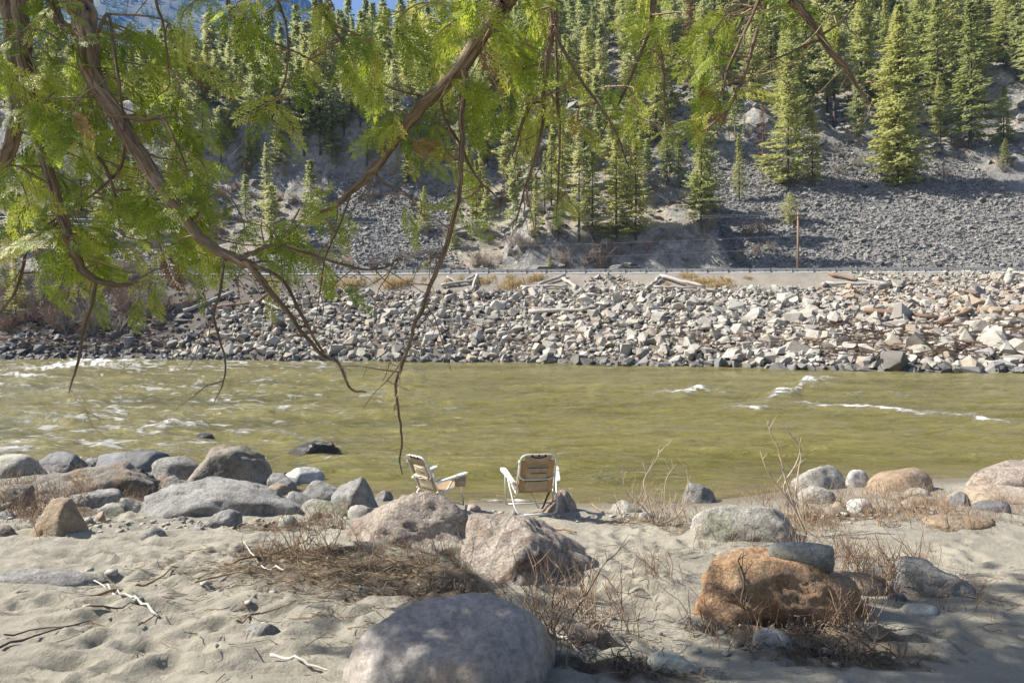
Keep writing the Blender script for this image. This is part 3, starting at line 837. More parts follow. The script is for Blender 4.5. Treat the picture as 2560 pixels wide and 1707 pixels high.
KEY = [
    ('grand', 2245, 462, 15, 'tall dense yellow-green fir standing alone on the talus at right'),
    ('fir', 2425, 372, 10, 'tall broad fir right of the yellow-green fir on the talus'),
    ('fir', 2350, 360, 185, 'mid-sized fir just right of the tall yellow-green fir'),
    ('fir', 2512, 418, 345, 'small fir at the right edge, lowest on the slope there'),
    ('fir', 2510, 362, 215, 'dark fir behind the small fir at the right edge'),
    ('pine', 2146, 356, 190, 'pine with bare lower trunk left of the tall yellow-green fir'),
    ('fir', 2030, 470, 275, 'bushy fir beside the taller thin one above the utility pole'),
    ('fir', 1970, 470, 155, 'tall thin fir on the slope straight above the utility pole'),
    ('slim', 1848, 505, 335, 'slender open fir between two broad firs left of the utility pole'),
    ('fir', 1752, 575, 300, 'broad dark fir with thick trunk above the mossy outcrop'),
    ('dead', 1908, 425, 250, 'dead rust-coloured fir among rocks left of the thin tall fir'),
    ('dead', 1570, 385, 300, 'dead rust-red fir above the central clump of firs'),
    ('fir', 1540, 604, 345, 'fir in the middle of the central clump above the road'),
    ('fir', 1590, 600, 350, 'right fir of the central clump above the road'),
    ('fir', 1482, 600, 380, 'left fir of the central clump above the road'),
    ('slim', 1447, 606, 330, 'thin fir at the left end of the central clump'),
    ('slim', 1340, 608, 440, 'slender young fir standing apart left of the central clump'),
    ('slim', 1395, 606, 470, 'short slender fir between the lone young fir and the central clump'),
    ('broad', 1133, 622, 560, 'low rounded grey-green conifer on the talus by a dark stump'),
    ('fir', 1060, 582, 465, 'small fir at the right margin of the left talus'),
    ('fir', 1020, 460, 350, 'fir at the top corner of the left talus'),
    ('slim', 918, 415, 318, 'young bright green fir in front of the dark cliff'),
    ('pine', 553, 425, 270, 'pine with leaning bare trunk on the edge of the grey cliff'),
    ('pine', 683, 300, 105, 'tall pine with rounded crown against the shaded cliff'),
    ('pine', 760, 390, 190, 'pale green pine right of the tall round-crowned pine'),
    ('pine', 800, 388, 215, 'pine leaning beside the pale green one on the cliff shelf'),
    ('fir', 600, 300, 178, 'fir left of the tall round-crowned pine'),
    ('fir', 640, 415, 335, 'little fir on the cliff top right of the leaning pine'),
    ('fir', 1374, 680, 634, 'tiny fir growing right behind the roadside barrier'),
    ('broad', 1065, 682, 645, 'bright green bush behind the barrier below the left talus'),
    ('broad', 1975, 560, 480, 'scrubby light green fir on the outcrop beside the utility pole'),
]
taken = []
for i, (k, px, py, top, lab) in enumerate(KEY):
    p = hpix(px, py)
    if p[1] > 400: p = at(px, py, 150)
    tree(k, p, (py - top) / FPX * p[1], lab, vi=i)
    taken.append((p[0], p[1], 4.0))

for i, (px, py, hp, k) in enumerate(((470, 400, 150, 'pine'), (505, 330, 170, 'pine'), (575, 360, 140, 'fir'), (640, 340, 180, 'pine'), (700, 420, 150, 'fir'), (725, 350, 190, 'pine'), (785, 330, 160, 'pine'), (830, 400, 140, 'fir'), (860, 340, 180, 'pine'), (900, 320, 150, 'slim'), (950, 390, 170, 'fir'), (985, 330, 180, 'pine'), (620, 440, 110, 'fir'), (1010, 420, 150, 'pine'), (440, 300, 170, 'pine'), (540, 280, 150, 'pine'), (1090, 400, 170, 'fir'), (1150, 460, 160, 'pine'), (1220, 420, 180, 'fir'), (1270, 500, 170, 'pine'), (1310, 380, 180, 'fir'), (1190, 540, 140, 'fir'))):
    p = hpix(px, py)
    if p[1] < 300:
        w = 'on a ledge of the left cliff' if px < 1000 else 'on the open slope between the left talus and the central clump'
        nm = {'pine': 'pale pine', 'fir': 'green fir', 'slim': 'thin fir'}[k]
        tree(k, p, hp / FPX * p[1], nm + ' ' + w, nm + 's ' + w, vi=i); taken.append((p[0], p[1], 2.5))
cl = []
tr_ = np.random.default_rng(77)
sx_ = tr_.uniform(-150, 230, 9000); su_ = tr_.uniform(6, 400, 9000); sy_ = yb(sx_) + 11 + su_
sok = (np.abs(sx_ / sy_) < .84) & (talus_mask(sx_, sy_) < .25)
sz_ = hill(sx_, sy_)
for X, Y, u, z in zip(sx_[sok], sy_[sok], su_[sok], sz_[sok]):
    px = CX + X / Y * FPX
    if X < -18 and u < 33 and tr_.random() < .35: continue
    if -18 < X < 30 and u < 50 and tr_.random() < .12: continue
    ur = np.interp(X, [-400, -89, -54, 3, 39, 120, 400], [100, 112, 138, 182, 228, 380, 430])
    if u > ur + 25: continue
    md = 3.6 + (.8 if u < 60 else 0) + (.7 if X > 20 else 0) + 1.6 * tr_.random()
    if any((X - a) ** 2 + (Y - b) ** 2 < max(md, c) ** 2 for a, b, c in taken): continue
    taken.append((X, Y, md))
    h = (7 + 12 * tr_.random() ** .8) * (1.0 + .45 * float(sstep(15, 60, X)) * (u > 30)) * (.8 if u < 40 else 1)
    pyb = CY - (z - CAMZ) / Y * FPX; pyt = CY - (z + h - CAMZ) / Y * FPX
    if pyb < -40: 
        if pyb < -200: continue
    cl.append((h / Y, X, Y, z, h, px, pyb))
for px0, px1, py0, py1, n_, h0, h1 in ((360, 1000, 170, 330, 70, 90, 180), (430, 1010, 300, 450, 60, 80, 170), (1000, 1450, 230, 420, 26, 90, 170), (1010, 1440, 420, 590, 26, 80, 160), (1450, 1900, 300, 470, 14, 100, 180), (300, 520, 430, 640, 10, 70, 140)):
    for _ in range(n_):
        px = tr_.uniform(px0, px1); py = tr_.uniform(py0, py1); p = hpix(px, py)
        if p[1] > 330 or any((p[0] - a) ** 2 + (p[1] - b) ** 2 < 7 for a, b, c in taken): continue
        if talus_mask(p[:1], p[1:2])[0] > .6 and tr_.random() < .7: continue
        taken.append((p[0], p[1], 3)); h = tr_.uniform(h0, h1) / FPX * p[1]
        cl.append((h / p[1], p[0], p[1], p[2], h, px, py))
inview = sorted([c for c in cl if 0 < c[5] < 2560 and c[6] > 5], reverse=True)
N_IND = 300 - len(KEY) - 22
ind = set(id(c) for c in inview[:N_IND])
far = MB()
LOW = []
for sd in range(6):
    (tv, tf), (cv, cf, ct) = conifer(60 + sd, levels=20, per=5, step=1.5, pad=1.5, R=.20, gap=.05, zb=.1 + .04 * sd)
    LOW.append((np.concatenate([cv, tv]), np.concatenate([cf, tf + len(cv)]), np.concatenate([ct, np.zeros(len(tv))])))
def stand_label(px, py, k, hp):
    nm = {'fir': 'green fir', 'pine': 'grey-green pine', 'slim': 'slender fir', 'dead': 'dead rusty fir'}[k]
    nm = ('tall ' if hp > 190 else 'short ' if hp < 115 else 'mid-sized ') + nm
    if px < 1000:
        w = ('in the skyline wood below the blue mountain' if py < 230 else 'in the wood behind the left cliff' if py < 330 else 'around the left cliff and talus')
        w += '' if px > 600 else ', behind the hanging cedar sprays'
    elif px < 1750:
        w = ('in the skyline wood at top centre' if py < 130 else 'in the upper wood right of centre' if py < 260 and px > 1400 else 'in the upper wood behind the slanting cedar limb' if py < 260 else 'on the rocky slope above the central clump' if py < 450 else 'on the low rocks around the central clump')
    else:
        w = ('along the top edge' if py < 110 else 'high on the slope' if py < 200 else 'half-way up the slope' if py < 300 else 'just above the right talus')
        w += (' above the mossy outcrop' if px < 1900 else ' above the utility pole' if px < 2100 else ' around the tall yellow-green fir' if px < 2300 else ' above the tall broad fir' if px < 2450 else ' at the right edge')
    return nm + ' ' + w, nm + 's ' + w
for c in cl:
    _, X, Y, z, h, px, py = c
    if id(c) in ind:
        q = tr_.random()
        k = ('pine' if q < .6 else 'fir' if q < .9 else 'slim') if px < 1000 else ('fir' if q < .42 else 'pine' if q < .82 else 'slim' if q < .975 else 'dead')
        lab, grp = stand_label(px, py, k, h / Y * FPX)
        tree(k, np.array([X, Y, z]), h, lab, grp)
    else:
        V, F, T = LOW[tr_.integers(len(LOW))]
        a = tr_.uniform(0, 6.28); s = h / 20 * np.array([1.1, 1.1, 1])
        far.add((V * s) @ rotm(0, 0, a).T + (X, Y, z - .2), F, T * .6 + tr_.random() * .4)
kind(far.build('upper_slope_conifers', M['firfar'], smooth=False), 'stuff')

# forest on the far mountain
mf = MB()
n = 4200
mx = tr_.uniform(-760, 40, n * 3); my = tr_.uniform(480, 960, n * 3); mx *= KM; my *= KM
ok = (np.abs(mx / my + .38) < .42)
mx, my = mx[ok][:n], my[ok][:n]; mz = mtn(mx, my)
cone = np.array([[math.cos(a) * (1 if i % 2 else .62), math.sin(a) * (1 if i % 2 else .62), 0] for i, a in enumerate(np.arange(8) * math.pi / 4)] + [[0, 0, 1]])
cf_ = np.array([[i, (i + 1) % 8, 8] for i in range(8)])
hh = tr_.uniform(18, 36, n)
V = (cone[None] * np.stack([hh * .17, hh * .17, hh], 1)[:, None] + np.stack([mx, my, mz], 1)[:, None]).reshape(-1, 3)
me = mesh_np('mountain_forest', V, (cf_[None] + 9 * np.arange(n)[:, None, None]).reshape(-1, 3), M['firfar'], False, {'tint': np.repeat(tr_.random(n), 9)})
kind(link('mountain_forest', me), 'stuff')

# leafless shrubs on the far side
def bare_shrub(seed, n=34, h=2.4, r0=.03):
    r = np.random.default_rng(seed); mb = MB()
    for _ in range(n):
        a = r.uniform(0, 6.28); lean = r.uniform(.1, .75); L = h * r.uniform(.5, 1)
        d = np.array([math.cos(a) * lean, math.sin(a) * lean, 1]); d /= np.linalg.norm(d)
        P = [np.array([math.cos(a), math.sin(a), 0]) * r.uniform(0, .25)]
        for k in range(3):
            P.append(P[-1] + d * L / 3); d = d + r.normal(0, .2, 3); d /= np.linalg.norm(d)
        P = np.array(P); mb.tube(P, np.linspace(r0, r0 * .4, 4), 3, caps=False)
        for k in range(6):
            q = P[1] + (P[3] - P[1]) * r.random(); e = d + r.normal(0, .6, 3); e /= np.linalg.norm(e)
            mb.tube(np.array([q, q + e * L * .3]), [r0 * .5, r0 * .3], 3, caps=False)
    V, F, _ = mb.data(); return V, F
BS = {}
for i in range(4):
    V, F = bare_shrub(300 + i, h=[2.2, 2.8, 1.7, 2.4][i])
    for mk in ('twig', 'twigred'): BS[(i, mk)] = mesh_np('bare_shrub', V, F, M[mk], False)
def shrub(p, s, label, group, mk=None):
    i = int(tr_.integers(4)); mk = mk or ('twig' if tr_.random() < .7 else 'twigred')
    o = link('bare_shrub', BS[(i, mk)], None, p - np.array([0, 0, .1]), (0, 0, tr_.uniform(0, 6.28)), s)
    return tag(o, label, 'shrub', group)
shrub(hpix(1498, 676), 1.75, 'pale leafless fan-shaped shrub behind the roadside barrier at centre', None, 'twigred')
for px0, px1, py0, py1, n, w in ((860, 1240, 640, 676, 16, 'leafless shrub behind the barrier below the left talus'), (1240, 1480, 610, 676, 14, 'leafless shrub behind the barrier below the central clump'), (1530, 1960, 580, 676, 20, 'leafless shrub among rocks left of the utility pole'),
        (520, 1000, 380, 520, 30, 'leafless grey shrub around the left cliff'), (1000, 1400, 380, 620, 22, 'leafless grey shrub between the left talus and the central clump'), (1600, 2000, 330, 560, 18, 'leafless grey shrub under the firs above the utility pole'), (2080, 2540, 360, 450, 16, 'leafless grey shrub at the top of the right talus'), (340, 560, 480, 680, 18, 'reddish leafless shrub behind the hanging cedar limb at left')):
    for _ in range(n):
        shrub(hpix(tr_.uniform(px0, px1), tr_.uniform(py0, py1)), tr_.uniform(.5, 1.15), w, w.replace('shrub', 'shrubs'), 'twigred' if 'reddish' in w else None)
# brush on the far bank at left
for _ in range(80):
    px = tr_.uniform(-40, 490); py = tr_.uniform(700, 845)
    if px > 400 and py > 780: continue
    mk = 'twig' if tr_.random() < .5 else 'twigred'
    w = ('grey' if mk == 'twig' else 'reddish') + ' leafless brush ' + ('high' if py < 750 else 'half-way' if py < 800 else 'low') + ' on the dark far bank ' + ('at the left edge' if px < 160 else 'under the cedar limb tip' if px < 320 else 'beside the riprap')
    shrub(bpix(px, py), tr_.uniform(.8, 1.6), w, w, mk)
for px, py, top in ((40, 800, 640), (110, 770, 650), (160, 700, 600), (250, 690, 560)):
    p = bpix(px, py) if py > 692 else hpix(px, py)
    tree('fir', p, (py - top) / FPX * p[1], 'small fir behind the hanging cedar limb on the far left bank', 'small firs on the far left bank')

# ------------------------------------------------------------------ utility pole and wires
def pole_at(X, Y, z, h, label):
    r = empty('utility_pole', (X, Y, z), .35)
    mb = MB(); mb.tube(np.array([[0, 0, -.3], [0, 0, h * .5], [.02, 0, h]]), [.19, .165, .13], 10); mb.build('post', M['pole'], r)
    mb = MB(); mb.box((0, -.19, h - .5), (2.8, .14, .2)); mb.build('crossarm', M['pole'], r)
    for s in (-1, 1):
        mb = MB(); mb.tube(np.array([[s * .15, -.16, h - 1.2], [s * .75, -.17, h - .6]]), [.025, .025], 4); mb.build('brace', M['wire'], r)
    for x in (-1.05, -.55, .9):
        mb = MB(); mb.tube(np.array([[x, -.17, h - .48], [x, -.17, h - .40], [x, -.17, h - .34], [x, -.17, h - .24]]), [.03, .06, .045, .03], 8); mb.build('insulator', M['porcelain'], r)
    mb = MB(); mb.tube(np.array([[0, 0, h], [0, 0, h + .1], [0, 0, h + .2]]), [.03, .06, .03], 8); mb.build('insulator', M['porcelain'], r)
    return tag(r, label, 'utility pole')
PX, PY = 1995, 672
Yp = 94.5
pz = float(hill(np.array([(PX - CX) / FPX * Yp]), np.array([Yp]))[0]); pz = min(pz, 11.5)
Xp = (PX - CX) / FPX * Yp
ptop = CAMZ + (CY - 530) / FPX * Yp
pole_at(Xp, Yp, 10.4, ptop - 10.4, 'brown wooden utility pole with a crossarm behind the roadside barrier')
LW = np.array([-150.0, 112.0]); RW = np.array([150.0, 76.0])
for dz, off, zl, lab in ((-.25, -1.05, 26.0, 'topmost thin wire running left from the pole crossarm'), (-.25, .9, 24.8, 'second wire from the top across the hillside'), (-3.3, 0, 20.4, 'third wire down, below the pole crossarm'), (-5.0, 0, 17.6, 'lowest wire across the hillside just above the road')):
    A = np.array([LW[0], LW[1] + off * .3, zl]); B = np.array([Xp + off * .94, Yp + off * .34 - .2, ptop + dz]); Cc = np.array([RW[0], RW[1], ptop + dz + .6])
    s = np.linspace(0, 1, 40)[:, None]
    P1 = A + (B - A) * s - np.array([0, 0, 2.6]) * (4 * s * (1 - s)); P2 = B + (Cc - B) * s - np.array([0, 0, 1.3]) * (4 * s * (1 - s))
    mb = MB(); mb.tube(np.vstack([P1, P2[1:]]), .020, 3, caps=False)
    tag(mb.build('overhead_wire', M['wire'], origin=A, loc=A), lab, 'wire', 'overhead wires along the road')

# ------------------------------------------------------------------ driftwood logs on the riprap
LOGS = [
    (1103, 721, 1187, 709, .20, 'log', 'grey log lying in front of the crossed pair left of centre'), (1118, 700, 1141, 712, .15, 'log', 'short pale log end on the sandy slope left of the crossed pair'),
    (1164, 709, 1187, 696, .18, 'log', 'short log propped against the upright stub on the sandy slope'), (1193, 695, 1181, 733, .22, 'log', 'steep log stub leaning down the bank at the crossed pair'),
    (1302, 725, 1420, 724, .19, 'log', 'level grey log at the upper edge of the riprap near centre'), (1347, 719, 1414, 695, .19, 'log', 'slanting log rising right beside the grass at centre'),
    (1407, 704, 1458, 737, .20, 'log', 'pale log slanting down right onto the riprap at centre'), (1323, 788, 1474, 783, .26, 'log', 'thick level grey log lying mid-way down the riprap'), (1330, 780, 1385, 779, .14, 'log', 'thin pole behind the thick level log on the riprap'),
    (1650, 698, 1763, 726, .21, 'log', 'long pale log sloping right below the dry grass'), (1650, 701, 1615, 732, .20, 'log', 'log leaning left under the head of the long pale log'), (1635, 725, 1742, 728, .14, 'log', 'thin level log under the long pale log'),
    (2060, 720, 2083, 682, .26, 'log', 'grey log standing steeply before the barrier at right'), (2075, 693, 2142, 709, .22, 'logbrown', 'brown log slanting from the steep grey log at right'), (2064, 716, 2225, 722, .20, 'log', 'long level log at the foot of the steep grey log'), (2146, 707, 2221, 718, .18, 'log', 'pale log lying on the long level log at right'),
    (2161, 786, 2345, 806, .24, 'logbrown', 'long brown log lying on the riprap at right'), (2355, 818, 2429, 787, .26, 'logbrown', 'dark brown log rising right beside the long brown one'), (2529, 688, 2521, 712, .45, 'log', 'thick grey stump at the right edge by the barrier'), (2532, 690, 2575, 696, .16, 'log', 'pale log end right of the stump at the edge'),
    (459, 787, 586, 738, .26, 'log', 'long grey log slanting up the bank at the left end of the riprap'), (387, 774, 415, 748, .22, 'log', 'short grey log at the margin of the dark left bank'), (543, 776, 624, 765, .20, 'logbrown', 'brown log low on the left riprap'), (639, 770, 674, 739, .24, 'logbrown', 'dark short log steep on the left riprap'), (658, 762, 708, 785, .18, 'log', 'whitish log sloping right on the left riprap'), (823, 703, 830, 733, .28, 'log', 'upright grey stump at the top of the left riprap')]
for x0, y0, x1, y1, r, mk, lab in LOGS:
    A = bpix(x0, y0, .32 + r * .4); B = bpix(x1, y1, .32 + r * .4)
    if abs(x1 - x0) < 12:      # upright stubs stand on their lower end
        lo = bpix(x1, y1, 0); hi = lo + np.array([(x0 - x1) / FPX * lo[1], .25, (y1 - y0) / FPX * lo[1]]); A, B = hi, lo
    s = np.linspace(0, 1, 7)[:, None]
    P = A + (B - A) * s; P[1:-1] += RR.normal(0, .05, (5, 3))
    mb = MB(); mb.tube(P, np.linspace(r * 1.1, r * .8, 7) * RR.uniform(.92, 1.08, 7), 9, jit=.06)
    o0 = P.mean(0) - np.array([0, 0, r])
    # a frame whose Z runs along the log, so that the grain follows it
    ax = (B - A) / np.linalg.norm(B - A)
    Rm = np.array(Vector(ax).to_track_quat('Z', 'Y').to_matrix())
    V, F, T = mb.data()
    o = link('driftwood_log', mesh_np('driftwood_log', (V - o0) @ Rm, F, M[mk], True, {'tint': T}), None, o0, Matrix(Rm).to_euler())
    tag(o, lab, 'log', 'driftwood logs on the far bank')
mb = MB()
for px0, px1, py0, py1, n in ((2050, 2560, 815, 905, 230), (1650, 2100, 820, 880, 50), (1150, 1500, 820, 870, 30), (0, 420, 800, 880, 180), (850, 1150, 850, 900, 14)):
    for _ in range(n):
        p = bpix(tr_.uniform(px0, px1), tr_.uniform(py0, py1), .45)
        d = np.array([1, tr_.normal(0, .25), tr_.normal(0, .12)]) * tr_.uniform(.5, 2.2)
        mb.tube(np.array([p - d, p + tr_.normal(0, .06, 3), p + d]), tr_.uniform(.02, .055), 3, tr_.random(), caps=False)
kind(mb.build('driftwood_sticks', M['logbrown'], smooth=False), 'stuff')

# dry bunch grass on the sandy slope below the road
mb = MB()
TUFT = [(870, 713, 40, 10), (985, 712, 30, 12), (940, 700, 12, 5), (968, 694, 8, 4), (1030, 700, 10, 4), (1060, 699, 10, 4), (1150, 697, 7, 3), (1120, 705, 12, 6), (1152, 700, 6, 6), (1210, 705, 20, 8), (1235, 694, 8, 5), (1280, 713, 40, 10), (1275, 694, 14, 6), (1345, 695, 20, 9), (1330, 700, 16, 6), (1375, 700, 8, 4), (1720, 690, 22, 8), (1755, 705, 50, 9), (1800, 715, 40, 9), (1815, 700, 14, 8), (1668, 712, 8, 7), (1870, 695, 14, 4), (2235, 695, 7, 4), (1555, 700, 8, 4), (1010, 708, 14, 8), (900, 708, 20, 7)]
for px, py, w, hpx in TUFT:
    c0 = bpix(px, py + hpx * .4); nb = int(w * 9)
    gx = c0[0] + tr_.normal(0, w * .45, nb) / FPX * c0[1]; gy = c0[1] + tr_.normal(0, .35, nb); gz = bank(gx, gy)
    for p in np.stack([gx, gy, gz], 1):
        h = hpx * 1.5 / FPX * p[1] * tr_.uniform(.5, 1.2); d = np.array([tr_.normal(0, .25), tr_.normal(0, .25), 1]) * h
        sw = np.array([.022, 0, 0])
        mb.add([p - sw, p + sw, p + d * .6 + sw * .8, p + d + d[[0, 1, 1]] * np.array([.4, .4, 0])], [[0, 1, 2], [0, 2, 3]], tr_.random())
kind(mb.build('dry_grass', M['grass'], smooth=False), 'stuff')

# ------------------------------------------------------------------ boulders on the near shore
def boulder_mesh(name, seed, a, b, h, mat, ang=.3, rough=.10, tilt=0.0, level=4, planes=7, dents=(), yaw=0.0, bury=.14, flat=0.0, pl=()):
    """a stone of half-width a, half-depth b whose top stands h above the ground; origin on the ground"""
    r = np.random.default_rng(seed)
    D, F = ico(level)
    pw = 2.5 if ang < .3 else 2.8
    rad = 1.0 / (np.abs(D) ** pw).sum(1) ** (1 / pw)
    if ang > 0:
        n = r.normal(size=(planes, 3)); n[:, 2] = np.abs(n[:, 2]) * .9; n /= np.linalg.norm(n, axis=1)[:, None]
        if flat: n[0] = (r.normal(0, .1), r.normal(0, .1) - .1, 1); n[0] /= np.linalg.norm(n[0])
        off = r.uniform(.52, .92, planes) - .08 * ang
        q = off[None] / np.maximum(D @ n.T, .05)
        k = 20.0 + 30 * ang
        sm = -np.log(np.exp(-k * np.minimum(q, 3)).sum(1) + np.exp(-k * rad)) / k
        w = min(1.0, .45 + ang * .8)
        rad = (1 - w) * rad + w * sm
    if pl:
        n = np.array([q[:3] for q in pl], float); n /= np.linalg.norm(n, axis=1)[:, None]
        q = np.array([q[3] for q in pl])[None] / np.maximum(D @ n.T, .05)
        rad = -np.log(np.exp(-45 * np.minimum(q, 3)).sum(1) + np.exp(-45 * rad)) / 45
    o = r.uniform(0, 50, 3)
    p = D * 1.3 + o
    wv = fbm(p[:, 0] * 1.7, p[:, 1] * 1.7, p[:, 2] * 1.7, 2, seed + 3)
    rg = fbm(p[:, 0] * 2.6 + wv, p[:, 1] * 2.6, p[:, 2] * 2.6 + wv, 4, seed + 5, ridged=True)
    crk = np.exp(-(noise(p[:, 0] * 1.9 + wv * .8, p[:, 1] * 1.9, p[:, 2] * 2.4, seed + 31) / .045) ** 2)
    rad = rad * (1 + rough * 1.9 * fbm(p[:, 0], p[:, 1], p[:, 2], 3, seed) + rough * .75 * rg - rough * .42 * crk)
    if level >= 5: rad = rad * (1 + rough * .38 * fbm(p[:, 0] * 12, p[:, 1] * 12, p[:, 2] * 12, 4, seed + 9, gain=.6))
    else: rad = rad * (1 + rough * .3 * fbm(p[:, 0] * 8, p[:, 1] * 8, p[:, 2] * 8, 2, seed + 9))
    for dx, dy, dz, dr, dd in dents:
        dv = np.array([dx, dy, dz]); dv = dv / np.linalg.norm(dv)
        g = np.exp(-((D - dv) ** 2).sum(1) / dr ** 2)
        rad = rad * (1 - dd * g)
    V = D * rad[:, None]
    V[:, 0] /= np.abs(V[:, 0]).max(); V[:, 1] /= np.abs(V[:, 1]).max(); V[:, 2] /= V[:, 2].max()
    c = h / (1 + .0) * (1 - bury) + .0
    V = V * np.array([a, b, c])
    V[:, 2] += h * bury
    V[:, 2] += V[:, 0] * tilt
    V[:, 2] -= V[:, 2].max() - h
    V = V @ rotm(0, 0, yaw).T
    V[:, 2] = np.maximum(V[:, 2], -.25 - .1 * h)
    return mesh_np(name, V, F, M[mat], True)

